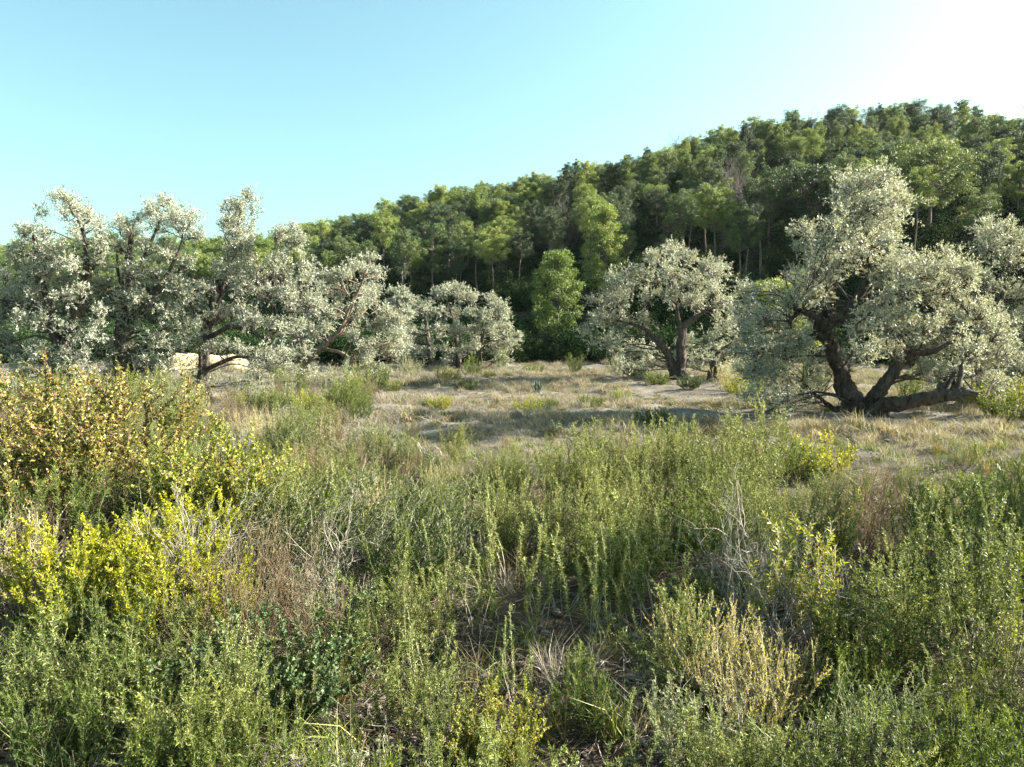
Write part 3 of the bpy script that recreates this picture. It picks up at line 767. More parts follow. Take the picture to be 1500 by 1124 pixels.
# ------------------------------------------------------------------ shrubs
def shrub(seed, h=1.0, w=.8, stems=26, lean=(0, 0), side=5, side_len=.25, leafL=.03, leafW=.2, per=60, start=.3, lmat='green', smat='stem_green', r=.004,
          ang=.8, spike=False, upright=1.0, whorl=False, curl_tip=.0, tipage=.8):
    """stems rise from a crown of roots, side shoots carry leaves; returns (branches, foliage)"""
    rng = np.random.default_rng(seed); tr = Acc(); lf = Acc()
    az = rng.random(stems) * 2 * PI; rr = rng.random(stems) ** .6
    a = np.stack([np.cos(az) * rr * w * .14, np.sin(az) * rr * w * .14, np.zeros(stems) - .03], 1)
    hh = h * rng.uniform(.5, 1.0, stems) * (1 - .25 * rr / upright)
    b = np.stack([np.cos(az) * rr * w * .5 + lean[0] * hh, np.sin(az) * rr * w * .5 + lean[1] * hh, hh], 1)
    N = 9
    b[:, :2] += rng.normal(size=(stems, 2)) * hh[:, None] * .11
    q = bez(a, b, N, rng, .05, 0)
    t = np.linspace(0, 1, N)
    # stems leave the root at an angle and straighten upward
    bend = np.sin(PI * t)[None, :, None] * np.stack([np.cos(az), np.sin(az), -.3 * np.ones(stems)], 1)[:, None] * (w * .09)
    q = q + bend
    tr.tubes(q, r * np.linspace(1.4, .45, N)[None] * np.ones((stems, 1)), 3, rng.random(stems))
    carriers = [(q, start, per)]
    if side:
        B = stems * side; i = np.repeat(np.arange(stems), side)
        f = rng.uniform(start, .95, B) * (N - 1); i0 = f.astype(int); fr = (f - i0)[:, None]
        s = q[i, i0] * (1 - fr) + q[i, np.minimum(i0 + 1, N - 1)] * fr
        d = q[i, -1] - q[i, 0]; d /= np.linalg.norm(d, axis=1, keepdims=True)
        d = d * upright + rng.normal(size=(B, 3)) * .55 * [1, 1, .5]; d[:, 2] += .2
        e = s + d / np.linalg.norm(d, axis=1, keepdims=True) * side_len * h * rng.uniform(.4, 1.1, (B, 1))
        q2 = bez(s, e, 5, rng, .06, -.03)
        tr.tubes(q2, r * np.linspace(.6, .3, 5)[None] * np.ones((B, 1)), 3, rng.random(B))
        carriers.append((q2, .1, per * .55))
    for (qq, t0, pr) in carriers:
        B, NN, _ = qq.shape
        Ls = np.linalg.norm(qq[:, -1] - qq[:, 0], axis=1) * (1 - t0)
        cnt = np.maximum(4, (Ls * pr * 2.6)).astype(int)
        i = np.repeat(np.arange(B), cnt); n = len(i)
        tt = t0 + (1 - t0) * rng.random(n) ** .85
        f = tt * (NN - 1); i0 = np.minimum(f.astype(int), NN - 2); fr = (f - i0)[:, None]
        p = qq[i, i0] * (1 - fr) + qq[i, i0 + 1] * fr
        ax = qq[i, i0 + 1] - qq[i, i0]; ax /= np.linalg.norm(ax, axis=1, keepdims=True)
        rd = rng.normal(size=(n, 3)); rd -= (rd * ax).sum(1, keepdims=True) * ax; rd /= np.linalg.norm(rd, axis=1, keepdims=True)
        d = ax * (1 - ang * .6) + rd * ang
        L = leafL * rng.uniform(.55, 1.15, n) * (1.15 - .5 * tt)
        L = L * 1.12
        lf.leaves(p, d, L, L * leafW * 1.3, rng, b=np.clip((p[:, 2] / h - .55) * 2, 0, 1) ** 1.3 * tipage)
    global NTRI
    NTRI += lf.n // 2
    return tr.mesh('shrub_branches', M[smat], False), lf.mesh('shrub_foliage', M[lmat])
NTRI = 0

K = {}
def kind(name, n, **kw):
    K[name] = [shrub(100 + 17 * i + len(K) * 31, **kw) for i in range(n)]
kind('wand_bush', 3, h=1.05, w=.8, stems=22, side=7, side_len=.24, leafL=.036, leafW=.19, per=110, start=.25, lmat='wand', smat='stem_green', ang=.8, upright=.8)
kind('wand_spike', 5, h=1.2, w=.45, stems=7, side=3, side_len=.10, leafL=.040, leafW=.22, per=150, start=.35, lmat='wand', smat='twig_pale', ang=.85, upright=1.6)
kind('green_bush', 3, h=.9, w=.85, stems=26, side=8, side_len=.24, leafL=.038, leafW=.15, per=105, start=.2, lmat='green', smat='stem_green', ang=.6)
kind('hazy_bush', 3, h=1.25, w=1.0, stems=30, side=10, side_len=.24, leafL=.030, leafW=.22, per=90, start=.25, lmat='wand', smat='stem_green', ang=.75, upright=1.0)
kind('yellow_bush', 2, h=.8, w=1.0, stems=26, side=8, side_len=.20, leafL=.028, leafW=.26, per=230, start=.5, lmat='yellow', smat='stem_green', ang=.6, tipage=1)
kind('broom', 2, h=.85, w=1.0, stems=50, side=8, side_len=.26, leafL=.020, leafW=.14, per=60, start=.3, lmat='broom', smat='twig_brown', ang=.35, r=.003, upright=1.5)
kind('leaning', 3, h=1.05, w=1.0, stems=34, side=6, side_len=.25, lean=(.75, .1), leafL=.030, leafW=.26, per=85, start=.45, lmat='green', smat='twig_pale', ang=.6, r=.005)
kind('autumn', 2, h=1.9, w=2.2, stems=26, side=12, side_len=.26, leafL=.043, leafW=.42, per=88, start=.3, lmat='autumn', smat='twig_brown', ang=.85, r=.009)
kind('lime', 1, h=1.4, w=1.6, stems=26, side=11, side_len=.26, leafL=.050, leafW=.42, per=75, start=.25, lmat='lime', smat='twig_brown', ang=.85, r=.008)
kind('glossy', 1, h=.6, w=1.0, stems=34, side=9, side_len=.3, leafL=.026, leafW=.5, per=150, start=.15, lmat='glossy', smat='twig_brown', ang=.8, r=.004)
kind('willowy', 2, h=1.2, w=.55, stems=8, side=5, side_len=.18, lean=(.12, 0), leafL=.060, leafW=.17, per=70, start=.38, lmat='lime', smat='twig_pale', ang=.75, r=.006)
kind('gold', 2, h=.75, w=.75, stems=48, side=7, side_len=.22, leafL=.022, leafW=.2, per=70, start=.15, lmat='gold', smat='twig_pale', ang=.5, r=.003, upright=1.6)
kind('grey', 2, h=.8, w=.9, stems=30, side=6, side_len=.24, leafL=.028, leafW=.3, per=75, start=.25, lmat='grey', smat='twig_pale', ang=.75)
kind('low_mound', 2, h=.42, w=.8, stems=46, side=4, side_len=.3, leafL=.035, leafW=.22, per=80, start=.1, lmat='green', smat='stem_green', ang=.6)
kind('mound_yellow', 2, h=.5, w=.85, stems=44, side=4, side_len=.3, leafL=.04, leafW=.22, per=75, start=.1, lmat='yellow', smat='stem_green', ang=.6)
K['bare'] = [(bare_mesh(71, 1.0, M['twig_pale'], 14, 6, 4, .35, .010), None), (bare_mesh(72, .9, M['twig_pale'], 16, 7, 5, .6, .009), None)]
K['bare_brown'] = [(bare_mesh(73, .8, M['twig_brown'], 16, 7, 6, .6, .009), None)]

counters = {}
def plant(kd, x, y, s, label, group=None, rz=None, name='shrub', sink=0.0, variant=None, cat='shrub', sz=None):
    v = K[kd]; i = counters.get(kd, 0) if variant is None else variant
    counters[kd] = i + 1
    br_, fo = v[i % len(v)]
    root = bpy.data.objects.new(name, None); col.objects.link(root)
    root.location = (x, y, float(ground(x, y)) - sink); root.scale = (s, s, s * (sz or 1))
    root.rotation_euler[2] = (i * 2.399) % 6.28 if rz is None else rz
    tag(root, label, cat, group)
    ob('branches', br_, root)
    if fo: ob('foliage', fo, root)
    return root

def gp(px, py):
    """ground point under that place of the photograph"""
    v = -(py - 562) / FPX
    dz = -st + v * ct; dy = ct + v * st
    Y = CAM_H / -dz * dy
    return P(px, py, Y)[0], Y

taken = []
def hand(kd, px, Y, s, label, **kw):
    x = P(px, 600, Y)[0]
    taken.append((x, Y, .35 * s)); return plant(kd, x, Y, s, label, **kw)

# --- near and middle thicket, each bush that can be told apart
H = hand
H('autumn', 20, 8.6, 1.18, 'reddening shrub with orange and yellow leaves at the edge of the thicket', name='autumn_shrub')
H('autumn', 125, 9.6, 1.32, 'tall shrub turning yellow and orange in front of the wind-combed olive', name='autumn_shrub')
H('green_bush', 60, 7.6, 1.45, 'dark green bush wedged below the reddening shrub', name='green_shrub')
H('lime', 318, 9.0, 1.18, 'rounded glossy shrub with lime leaves beside the reddening shrubs', name='glossy_shrub')
H('green_bush', 235, 8.6, 1.3, 'soft green shrub squeezed between the reddening and the glossy lime shrub', name='green_shrub')
H('yellow_bush', 165, 5.7, 1.35, 'brightest yellow-green bush, upright feathery clumps low beside dark tangle', name='yellow_shrub')
H('yellow_bush', 240, 6.8, 1.35, 'yellow-green bush just behind the brightest yellow one', name='yellow_shrub')
H('yellow_bush', 265, 5.6, 1.1, 'smaller yellow-green bush joined to the foot of the brightest yellow bush', name='yellow_shrub')
H('yellow_bush', 105, 6.2, 1.3, 'yellow-green bush between the brightest one and the pale dry bush', name='yellow_shrub')
H('yellow_bush', 205, 6.3, 1.3, 'dense yellow-green bush crowded in the middle of the yellow bushes', name='yellow_shrub')
H('gold', 8, 6.4, 1.35, 'pale dry bush at the edge of view next to the yellow bushes', name='dry_shrub')
H('broom', 370, 6.1, 1.22, 'fine twiggy broom bush, olive above and rusty brown inside', name='broom_bush')
H('broom', 330, 5.3, .95, 'rusty brown lower broom beside the fine twiggy broom bush', name='broom_bush')
H('grey', 455, 6.0, .9, 'silvery green sprays beside the twiggy broom bush', name='grey_shrub')
H('leaning', 335, 7.8, 1.2, 'dark bush of whippy stems bent sideways, first behind the broom', rz=.1, name='leaning_shrub')
H('leaning', 400, 7.1, 1.15, 'bent bush with bare grey stems in the middle of the leaning tangle', rz=-.1, name='leaning_shrub')
H('leaning', 470, 7.8, 1.2, 'large leaning bush of dark stems above the leaning tangle', rz=.2, name='leaning_shrub')
H('leaning', 540, 6.9, 1.1, 'leaning green bush with shadowed foot beside the wand plants', rz=0, name='leaning_shrub')
H('leaning', 600, 7.7, .95, 'last leaning bush of the row, nearest the dry brown patch', rz=.1, name='leaning_shrub')
H('bare', 470, 6.6, .95, 'pale bare twigs lying in the shadow of the leaning bushes', name='bare_shrub', rz=1, sink=.25)
H('bare', 250, 6.2, .95, 'slanting pale bare stems in front of the yellow bushes', name='bare_shrub')
H('green_bush', 590, 6.5, .95, 'fresh green bush standing at the foot of the leaning bushes', name='green_shrub')
H('glossy', 385, 4.75, 1.35, 'low dark bush of small shiny round leaves at the bottom of the view', name='glossy_shrub')
H('green_bush', 90, 5.0, .85, 'green bush of soft upright shoots below the brightest yellow bush', name='green_shrub')
H('green_bush', 230, 4.9, .85, 'bright green shoots beside the shiny round-leaved bush', name='green_shrub')
H('wand_bush', 60, 4.5, .8, 'leafy grey-green bush in the bottom corner below the pale dry bush', name='wand_shrub')
H('wand_spike', 400, 4.3, .55, 'short fresh shoot poking up through the shiny round-leaved bush', name='wand_plant')
H('bare_brown', 480, 5.3, .9, 'brown dead tangle beside the shiny round-leaved bush', name='bare_shrub', sink=.1)
H('bare_brown', 30, 6.9, 1.0, 'dark dead tangle between pale dry bush and reddening shrubs', name='bare_shrub', sink=.05)
H('wand_bush', 510, 5.2, .85, 'green wand bush with pale stems, right of the dead brown tangle', name='wand_shrub')
for j, (px, Y, s, w) in enumerate([(648, 6.6, .82, 'standing by itself before the dry brown patch'), (700, 5.9, .8, 'with a bleached stem beside bare dark soil'), (740, 6.9, .9, 'in the back of the row over the bare soil'),
        (790, 6.0, .88, 'tallest over the patch of bare soil'), (825, 6.4, 1.0, 'with the palest tips in the row'), (865, 5.7, .98, 'beside the tallest pale-tipped one'), (905, 6.2, .95, 'ending in a crisp leafy tip'),
        (940, 5.9, .82, 'short and close to the bare soil'), (965, 6.5, .95, 'last of the row next to the bleached twigs'), (610, 5.2, .75, 'low and close to the viewer, pale stems')]):
    H('wand_spike', px, Y, s, 'upright leafy wand plant, ' + w, name='wand_plant', group='upright wand plants over the bare soil')
H('green_bush', 860, 4.55, .62, 'vivid green low bush at the bottom edge under the wand plants', name='green_shrub')
H('lime', 720, 4.25, .38, 'low round-leaved sprout with yellow-green leaves at the bottom edge', name='glossy_shrub')
H('wand_bush', 590, 4.6, .72, 'pale-stemmed green bush at the bottom edge beside the round-leaved sprout', name='wand_shrub')
H('bare', 1095, 5.9, 1.02, 'bleached leafless twigs rising from a dark hollow', name='bare_shrub')
H('bare', 1150, 5.6, .85, 'second bleached twig clump, low beside the willowy plant', name='bare_shrub')
H('willowy', 1160, 5.5, 1.0, 'willowy plant with long yellow-green leaves and pale crooked stems', name='willowy_shrub', rz=0)
H('willowy', 1215, 5.6, .98, 'tallest willowy shoot leaning away over the dark hollow', name='willowy_shrub', rz=.3)
H('willowy', 1240, 7.6, .85, 'yellow-green leafy tips rising behind the willowy plants', name='willowy_shrub')
H('gold', 1110, 4.6, 1.05, 'golden dry bushy plant glowing at the bottom edge', name='dry_shrub')
H('gold', 1050, 5.0, 1.0, 'pale yellow dry plant behind the golden one', name='dry_shrub')
H('gold', 1150, 4.9, .8, 'straw coloured tuft beside the golden dry plant', name='dry_shrub')
H('wand_bush', 985, 5.0, .85, 'grey-green leafy bush between the wand row and the golden dry plant', name='wand_shrub')
H('green_bush', 1290, 5.2, 1.05, 'shaded dark green bush right of the golden dry plant', name='green_shrub')
H('green_bush', 1255, 4.6, .75, 'low shaded green bush in front, beside the golden dry plant', name='green_shrub')
H('hazy_bush', 1370, 5.1, .92, 'tall reddish-stemmed bush with twisted dry tips among the shaded shrubs', name='wand_shrub')
H('hazy_bush', 1440, 5.6, 1.05, 'tall grey-green wand bush near the edge, reaching above its neighbours', name='wand_shrub')
H('wand_spike', 1490, 5.0, 1.15, 'outermost wand bush cut by the picture edge below the largest olive', name='wand_shrub')
H('green_bush', 1460, 4.3, .62, 'fresh leafy shoots in the corner under the tall wand bushes', name='green_shrub')
H('wand_spike', 1395, 4.4, .6, 'bright leafy shoot rising from shade in the bottom corner', name='wand_plant')
H('green_bush', 1385, 8.0, 1.25, 'dark green upright bush standing in shade before the dry grass', name='green_shrub')
H('green_bush', 1480, 8.6, 1.4, 'tall dark green bush at the edge beneath the largest olive', name='green_shrub')
H('broom', 1290, 9.0, 1.15, 'arching fine-stemmed bush at the border of the dry grass', name='broom_bush')
H('broom', 1250, 8.2, .9, 'low olive-brown broom beneath the arching one', name='broom_bush')
H('gold', 1340, 7.8, .75, 'small pale dry bush in front of the dark upright bush', name='dry_shrub')
for j, (px, Y, s, w) in enumerate([(850, 10.0, 1.0, 'with the yellowest tips'), (905, 10.6, 1.02, 'second from the yellow-tipped one'), (960, 10.2, .95, 'in the middle, thick and grey-green'),
        (1010, 10.8, 1.02, 'just past the middle of the row'), (1065, 10.3, 1.02, 'with bleached stems showing below'), (1120, 10.8, 1.12, 'tallest, near the round yellow bush'), (885, 9.2, .8, 'lower one in front of the yellow tips'),
        (990, 9.2, .85, 'lower one in front of the thick middle'), (1085, 9.2, .95, 'lower one in front of the bleached stems')]):
    H('hazy_bush', px, Y, s * 1.12, 'tall hazy bush before the clearing, ' + w, name='hazy_shrub', group='tall hazy bushes before the clearing')
H('yellow_bush', 872, 9.7, .95, 'yellow flowering tips rising among the tall hazy bushes', name='yellow_shrub')
H('mound_yellow', 1195, 12.4, 1.55, 'round yellow-green bush alone before the dry grass', name='yellow_shrub')
H('green_bush', 1165, 12.0, .95, 'dark green bush touching the round yellow-green one', name='green_shrub')
H('green_bush', 742, 11.0, .62, 'small dark green clump in the brown patch of the clearing', name='green_shrub')
H('grey', 770, 11.2, .85, 'grey-green bush beside the small dark clump', name='grey_shrub')
# --- isolated plants out on the dry clearing
for (px, py, kd, s, lab, nm) in [
    (645, 602, 'mound_yellow', 1.0, 'yellow-green tuft alone in the middle of the dry clearing', 'yellow_shrub'), (632, 598, 'low_mound', .9, 'low green tuft stuck to the side of the lone yellow-green tuft', 'green_shrub'),
    (775, 600, 'mound_yellow', 1.15, 'wide low yellow-green mound on the clearing', 'yellow_shrub'), (800, 598, 'low_mound', 1.0, 'green end of the wide low mound on the clearing', 'green_shrub'),
    (865, 598, 'low_mound', 1.15, 'low green mound next along from the wide one', 'green_shrub'), (910, 588, 'mound_yellow', 1.0, 'bright upright tuft near the round olive', 'yellow_shrub'),
    (575, 572, 'low_mound', 1.2, 'dark green mound under the slender olive', 'green_shrub'), (500, 592, 'low_mound', 1.5, 'flat green mound on the near side of the slender olive', 'green_shrub'),
    (525, 622, 'green_bush', .95, 'dark upright green bush at the corner of the clearing', 'green_shrub'), (455, 612, 'mound_yellow', 1.4, 'yellowish bush below the slender olive', 'yellow_shrub'),
    (400, 610, 'low_mound', 1.7, 'broad green mound by the pale earth bank', 'green_shrub'), (370, 600, 'mound_yellow', 1.3, 'yellow-green mound under the spired olive', 'yellow_shrub'),
    (955, 625, 'low_mound', 1.2, 'green plant in the shadow of the largest olive', 'green_shrub'), (715, 556, 'low_mound', 1.0, 'small green clump at the far edge beneath the pale olive', 'green_shrub'),
    (655, 560, 'mound_yellow', 1.4, 'yellow-green clump before the knobbly olive trunk', 'yellow_shrub'), (690, 553, 'green_bush', 1.3, 'leafy upright clump by the knobbly olive', 'green_shrub'),
    (683, 570, 'low_mound', 1.2, 'grey-green low clump behind the lone tuft', 'green_shrub'), (930, 556, 'mound_yellow', 1.6, 'sunlit yellow-green bush beside the round olive', 'yellow_shrub'),
    (905, 552, 'grey', 1.6, 'greyish bush under the edge of the round olive', 'grey_shrub'), (960, 566, 'low_mound', 1.6, 'low bush at the foot of the round olive', 'green_shrub'),
    (1010, 572, 'glossy', 1.1, 'dark little bush between the trunks of the round olive', 'glossy_shrub'), (1090, 578, 'mound_yellow', 1.8, 'glowing yellow-green bush between the two great olives', 'yellow_shrub'),
    (1070, 572, 'gold', 2.0, 'tawny bush lit from behind next to the round olive', 'dry_shrub'), (780, 548, 'low_mound', 1.6, 'green bush at the dark foot of the wood', 'green_shrub'),
    (840, 546, 'green_bush', 1.3, 'taller bush at the dark foot of the wood', 'green_shrub'), (600, 640, 'gold', .7, 'dry brown plant on the near edge of the clearing', 'dry_shrub'),
    (300, 575, 'grey', 1.8, 'dim grey bush in front of the pale earth bank', 'grey_shrub'), (355, 572, 'grey', 1.7, 'greyish bush at the end of the pale earth bank', 'grey_shrub')]:
    x, y = gp(px, py)
    taken.append((x, y, .5)); plant(kd, x, y, s, lab, name=nm)
for j, (px, Y, kd, s, lab, nm) in enumerate([
    (15, 18.5, 'grey', 1.9, 'dim grey bush under the leaning-plume olive, cut by the picture edge', 'grey_shrub'), (70, 19.0, 'green_bush', 1.7, 'dark bush hiding the foot of the leaning-plume olive', 'green_shrub'),
    (130, 18.8, 'grey', 1.8, 'grey bush between the two olives behind the reddening shrubs', 'grey_shrub'), (185, 19.5, 'green_bush', 1.6, 'dark bush hiding the trunk of the wind-combed olive', 'green_shrub'),
    (235, 19.8, 'grey', 1.4, 'low grey bush next to the pale earth bank', 'grey_shrub'), (385, 21, 'grey', 1.7, 'silvery bush beneath the arching bare limb', 'grey_shrub'),
    (425, 24, 'hazy_bush', 1.3, 'fine green bush leaning on the slender olive trunk', 'hazy_shrub'), (480, 27, 'grey', 1.6, 'silvery low bush under the slender olive crown', 'grey_shrub'),
    (550, 29, 'green_bush', 1.5, 'dark green bush under the outer crown of the slender olive', 'green_shrub'), (600, 34, 'grey', 1.6, 'silvery bush between slender and knobbly olives', 'grey_shrub'),
    (1110, 24, 'grey', 1.7, 'dim bush beneath the drooping side of the largest olive', 'grey_shrub'), (1180, 25, 'green_bush', 1.8, 'dark bush behind the trunk of the largest olive', 'green_shrub'),
    (1340, 24.5, 'green_bush', 1.7, 'dark green bush showing beneath the low olive limb', 'green_shrub'), (1450, 22, 'mound_yellow', 2.4, 'yellow-green bush under the edge olive', 'yellow_shrub'),
    (1490, 19, 'low_mound', 2.2, 'green mound at the picture edge beside the low limb', 'green_shrub')]):
    H(kd, px, Y, s, lab, name=nm)
# dark many-fingered plant and a tall stalk at the back
def fingers(name, px, py, n, h, r, mat, label, lean=.12):
    x, y = gp(px, py); rng = np.random.default_rng(int(px)); t = Acc()
    az = rng.random(n) * 6.28; a = np.stack([np.cos(az), np.sin(az), 0 * az], 1) * .06
    b = a * 3 + np.stack([rng.normal(size=n) * lean, rng.normal(size=n) * lean, h * rng.uniform(.55, 1, n)], 1)
    q = bez(a, b, 6, rng, .03); t.tubes(q, r * np.array([1, 1.1, 1.1, 1, .8, .1])[None] * np.ones((n, 1)), 6)
    root = bpy.data.objects.new(name, None); col.objects.link(root); root.location = (x, y, float(ground(x, y)) - .03)
    tag(root, label, 'plant'); ob('stem', t.mesh('stems', M[mat], True), root)
M['succulent'] = leaf_mat('dark_fleshy_stem', [(0, (.05, .08, .05)), (1, (.09, .12, .07))], trans=0)
fingers('fingered_plant', 788, 576, 14, .72, .017, 'succulent', 'dark grey-green plant with upright finger stems on the dry clearing')
plant('wand_spike', *gp(738, 546), 1.5, 'tall pale stalk plant at the far edge before the dark wood', name='stalk_plant')

# --- fill: the thicket between them
rf = np.random.default_rng(5)
fills = [('wand_bush', 'grey-green wand bush'), ('green_bush', 'soft green bush'), ('hazy_bush', 'hazy fine-leaved bush'), ('broom', 'fine olive-brown broom'), ('gold', 'dry straw-coloured plant'), ('grey', 'silvery grey bush'),
         ('bare_brown', 'dead brown twig clump'), ('leaning', 'leaning dark-stemmed bush'), ('wand_spike', 'upright leafy wand plant')]
def fill_zone(px, Y):
    d = 'at the very front' if Y < 4.6 else 'in the front row' if Y < 5.4 else 'in the near thicket' if Y < 6.6 else 'behind the near thicket' if Y < 8 else 'midway to the clearing' if Y < 9.6 else 'in the farther thicket' if Y < 11.5 else 'near the clearing' if Y < 13.5 else 'at the clearing rim' if Y < 17 else 'near the olive trunks'
    s = 'beside the leafy picture edge'
    for lim_, t in ((90, 'beside the reddening picture edge'), (200, 'below the reddening shrubs'), (310, 'below the glossy lime shrub'), (400, 'below the spired olive'), (480, 'below the slender olive trunk'), (560, 'below the slender olive crown'),
                    (650, 'below the knobbly olive'), (740, 'below the lone clearing tuft'), (820, 'below the wide clearing mound'), (900, 'below the lone pine'), (980, 'below the round olive'), (1070, 'below the twin trunks'),
                    (1160, 'below the gap between great olives'), (1240, 'below the largest olive crown'), (1320, 'below the forked dark trunk'), (1420, 'below the low olive limb')):
        if px < lim_: s = t; break
    return d, s
cnt = 0
for Y in np.concatenate([np.arange(3.3, 13, .45), np.arange(13, 24, .8)]):
    sp = .38 + .05 * Y
    for x in np.arange(-.76 * Y - .3, .76 * Y + .3, sp):
        X = x + rf.normal() * sp * .3; YY = Y + rf.normal() * .2
        px, py = project(np.array([X, YY, .3]))
        # open patches
        if 650 < px < 960 and 5.9 < YY < 6.8: continue
        if px > 1130 and YY > 10.2 and rf.random() < .72: continue
        if 1170 < px < 1360 and 5.7 < YY < 7.6: continue
        if 640 < px < 1130 and YY > 15.0 and (YY > 18 or rf.random() < .6): continue
        if YY > 13.5 and px > 560 and rf.random() < .5: continue
        if px > 540 and YY > 18.5: continue
        if YY > 16 and rf.random() < .25: continue
        if any(math.hypot(X - a, YY - b) < c + .12 for a, b, c in taken): continue
        if rf.random() < .10: continue
        w = [.26, .20, .14, .07, .05, .10, .01, .03, .18]
        if YY > 9: w = [.16, .16, .24, .16, .14, .10, .04, .0, .0]
        if px < 450 and YY < 9: w = [.15, .32, .06, .14, .08, .10, .08, .05, .06]
        if 470 < px < 840 and YY > 8.5: w = [.14, .14, .20, .20, .14, .12, .06, .0, .0]
        k = int(rf.choice(9, p=np.array(w) / sum(w)))
        s = rf.uniform(.62, 1.0) * (.8 if YY > 11 and px > 560 else 1) * (.85 if YY < 5 else 1) * (1.35 if YY > 13 and px < 540 else 1)
        if px > 1130 and 8 < YY: s *= .6
        if px > 560 and 14.5 < YY: s *= .6
        if 560 < px < 840 and YY > 8.5: s *= .8
        d, sct = fill_zone(px, YY)
        size = 'small' if s < .66 else 'mid-sized' if s < .84 else 'big'
        lab = f'{size} {fills[k][1]} {d}, {sct}'
        plant(fills[k][0], X, YY, s, lab, group=f'{size} {fills[k][1]} {d} {sct}', name={'broom': 'broom_bush', 'gold': 'dry_shrub', 'bare_brown': 'bare_shrub', 'wand_spike': 'wand_plant'}.get(fills[k][0], 'shrub'),
              rz=rf.uniform(-.4, .4) if fills[k][0] == 'leaning' else None)
        cnt += 1
# print('fill shrubs', cnt, 'shrub tris', NTRI, 'all tris', sum(len(m.polygons) for m in bpy.data.meshes) * 2)

# ------------------------------------------------------------------ grass, litter, stones
def tuft(seed, n, h, w, mat, bw=.004, lie=.5):
    rng = np.random.default_rng(seed); A = Acc()
    az = rng.random(n) * 6.28; r0 = rng.random(n) ** .6 * w
    a = np.stack([np.cos(az) * r0, np.sin(az) * r0, np.zeros(n)], 1)
    hh = h * rng.uniform(.4, 1, n); ln = rng.normal(size=(n, 2)) * lie
    m = a + np.column_stack([ln * hh[:, None] * .35, hh * .6]); e = a + np.column_stack([ln * hh[:, None] * 1.1, hh])
    sd_ = np.column_stack([-np.sin(az + rng.normal(size=n)), np.cos(az + rng.normal(size=n)), np.zeros(n)]) * bw
    V = np.stack([a - sd_, a + sd_, m + sd_ * .8, m - sd_ * .8, e + sd_ * .1, e - sd_ * .1], 1)
    i = np.arange(n)[:, None] * 6
    F = np.concatenate([i + [0, 1, 2, 3], i + [3, 2, 4, 5]])
    A.add(V, F, np.repeat(rng.random(n), 6))
    return A.mesh('tuft', M[mat])
dry = [('tuft', tuft(80, 60, .20, .14, 'straw', .005, .7)), ('tuft', tuft(81, 70, .14, .18, 'straw_grey', .005, 1.1)), ('tuft', tuft(82, 50, .30, .12, 'straw', .004, .5)), ('tuft', tuft(83, 60, .10, .2, 'straw_grey', .006, 1.6)),
       ('tuft', tuft(78, 60, .16, .2, 'broom', .006, 1.0)), ('tuft', tuft(79, 60, .14, .16, 'green', .006, .9))]
n = 26000
y = 13 + rf.random(n) ** .8 * 34; x = (rf.random(n) * 2 - 1) * (.76 * y + 1)
pat = np.sin(x * .8 + np.sin(y * .9)) + np.sin(y * 1.7 + .6 * x) + rf.normal(size=n) * .7
k = (pat > -.95) & (np.sin(x * .35 + 2) + np.sin(y * .8 + x * .12) + rf.normal(size=n) * .35 > -.9); x, y = x[k], y[k]; n = len(x)
sz_ = rf.uniform(.6, 1.3, n) * (1 + .4 * np.sin(y * 1.1 + x * .2))
scatter('dry_grass', np.column_stack([x, y, ground(x, y) - .01]), np.column_stack([rf.normal(size=(n, 2)) * .15, rf.random(n) * 6.28]), np.column_stack([sz_, sz_, sz_]), rf.choice(6, n, p=[.22, .26, .12, .26, .09, .05]), dry,
        'dry straw-coloured grass covering the clearing')
fine = [('tuft', tuft(84, 60, .28, .12, 'straw', .0022, .6)), ('tuft', tuft(85, 60, .2, .14, 'straw_grey', .0022, 1.1)), ('tuft', tuft(86, 50, .34, .1, 'wand', .003, .5)), ('tuft', tuft(87, 50, .22, .12, 'green', .003, .6)), ('tuft', tuft(88, 40, .4, .1, 'broom', .002, .6))]
n = 1500
y = 3.2 + rf.random(n) ** .85 * 12; x = (rf.random(n) * 2 - 1) * (.78 * y + .6)
ppx_, _ = project(np.column_stack([x, y, x * 0]))
k = ~((ppx_ > 650) & (ppx_ < 990) & (y > 5.7) & (y < 6.8)) & ~((ppx_ > 1170) & (ppx_ < 1350) & (y > 5.7) & (y < 7.4)) | (rf.random(n) < .12)
x, y = x[k], y[k]; n = len(x)
sz_ = rf.uniform(.6, 1.4, n)
scatter('mixed_grass', np.column_stack([x, y, ground(x, y) - .01]), np.column_stack([rf.normal(size=(n, 2)) * .2, rf.random(n) * 6.28]), np.column_stack([sz_, sz_, sz_]),
        rf.choice(5, n, p=[.10, .16, .26, .34, .14]), fine, 'mixed dry and green grass growing between the near bushes')
# stones
def stone_mesh(seed, n=14):
    import bmesh
    rng = np.random.default_rng(seed); bm = bmesh.new()
    for k in range(n):
        r = rng.uniform(.008, .03)
        g_ = bmesh.ops.create_icosphere(bm, subdivisions=1, radius=r)
        o_ = rng.normal(size=2) * .22; sc_ = rng.uniform(.6, 1.4, 3) * [1, 1, .6]
        for v in g_['verts']:
            v.co = Vector(np.array(v.co) * sc_ * rng.uniform(.85, 1.15) + [o_[0], o_[1], r * .2])
    me = bpy.data.meshes.new('stones'); bm.to_mesh(me); bm.free(); me.materials.append(M['stone']); return me
M['stone'] = ground_mat('pale_stone', [(.10, .085, .07), (.17, .15, .125), (.25, .22, .19), (.33, .30, .26)], (3, 12, 60), .3)[0]
n = 650
y = 3.4 + rf.random(n) ** 1.3 * 36; x = (rf.random(n) * 2 - 1) * (.76 * y + .6)
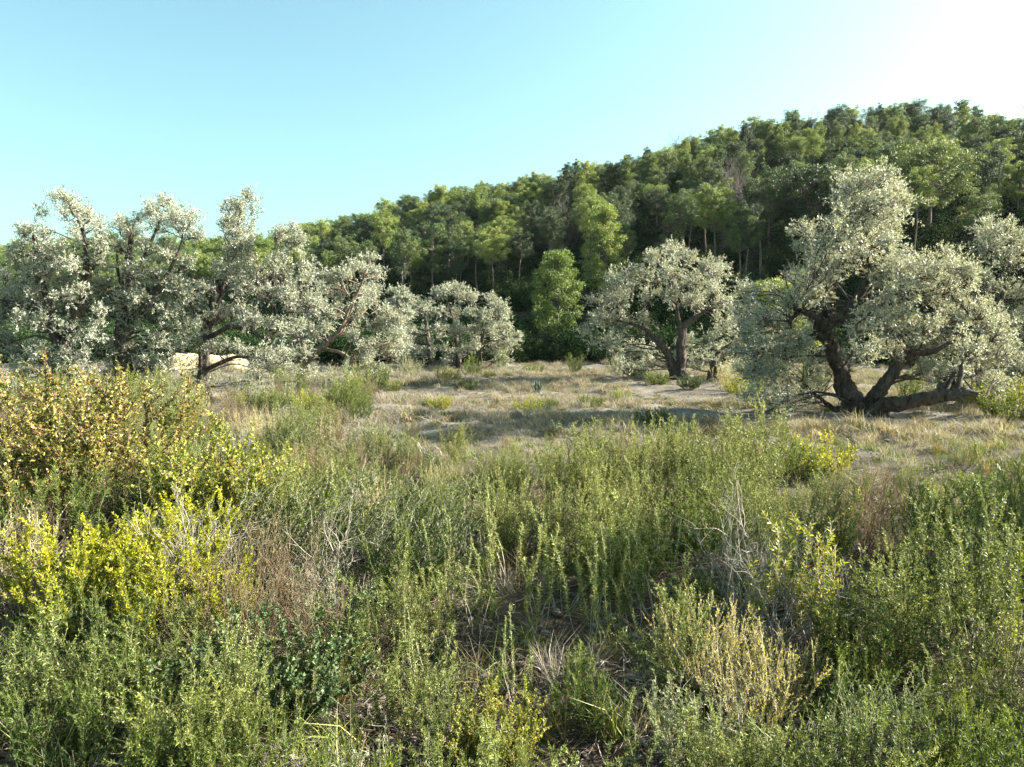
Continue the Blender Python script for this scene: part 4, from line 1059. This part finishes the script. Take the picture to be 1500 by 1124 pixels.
scatter('gravel', np.column_stack([x, y, ground(x, y)]), np.column_stack([np.zeros((n, 2)), rf.random(n) * 6.28]), np.ones((n, 3)) * rf.uniform(.6, 1.8, (n, 1)), rf.integers(0, 3, n),
        [('stones', stone_mesh(95)), ('stones', stone_mesh(96)), ('stones', stone_mesh(97, 8))], 'small pale stones and gravel on the bare soil')
# twig litter
def litter_mesh(seed, n, mat):
    rng = np.random.default_rng(seed); A = Acc()
    a = np.column_stack([rng.normal(size=(n, 2)) * .25, rng.uniform(.005, .05, n)])
    d = np.column_stack([rng.normal(size=(n, 2)), rng.normal(size=n) * .2]); d /= np.linalg.norm(d, axis=1, keepdims=True)
    A.tubes(bez(a, a + d * rng.uniform(.05, .35, (n, 1)), 4, rng, .08), np.ones((n, 4)) * rng.uniform(.0015, .005, (n, 1)), 3)
    return A.mesh('litter', mat)
lit = [('litter', litter_mesh(90, 12, M['twig_pale'])), ('litter', litter_mesh(91, 50, M['twig_brown'])), ('litter', litter_mesh(92, 40, M['dead']))]
n = 700
y = 3.4 + rf.random(n) * 10; x = (rf.random(n) * 2 - 1) * (.78 * y + .6)
scatter('twig_litter', np.column_stack([x, y, ground(x, y)]), np.column_stack([np.zeros((n, 2)), rf.random(n) * 6.28]), np.ones((n, 3)) * rf.uniform(.6, 1.3, (n, 1)), rf.integers(0, 3, n), lit,
        'fallen twigs and bark littering the soil between the bushes')
# ------------------------------------------------------------------ thin afternoon haze
hz = bpy.data.meshes.new('haze')
X0, X1, Y0, Y1, Z0, Z1 = -1700, 1700, -500, 2900, -60, 60
hv = [(x, y, z) for z in (Z0, Z1) for y in (Y0, Y1) for x in (X0, X1)]
hz.from_pydata(hv, [], [(0, 2, 3, 1), (4, 5, 7, 6), (0, 1, 5, 4), (1, 3, 7, 5), (3, 2, 6, 7), (2, 0, 4, 6)])
hm_ = bpy.data.materials.new('haze'); hm_.use_nodes = True; hn = hm_.node_tree; hn.nodes.clear()
pv = hn.nodes.new('ShaderNodeVolumePrincipled'); pv.inputs['Color'].default_value = (.86, .93, 1, 1); pv.inputs['Density'].default_value = HAZE; pv.inputs['Anisotropy'].default_value = .2
ho = hn.nodes.new('ShaderNodeOutputMaterial'); hn.links.new(pv.outputs[0], ho.inputs['Volume'])
hz.materials.append(hm_)
tag(ob('haze', hz), 'faint haze softening the far wooded ridge', None, kind='stuff')
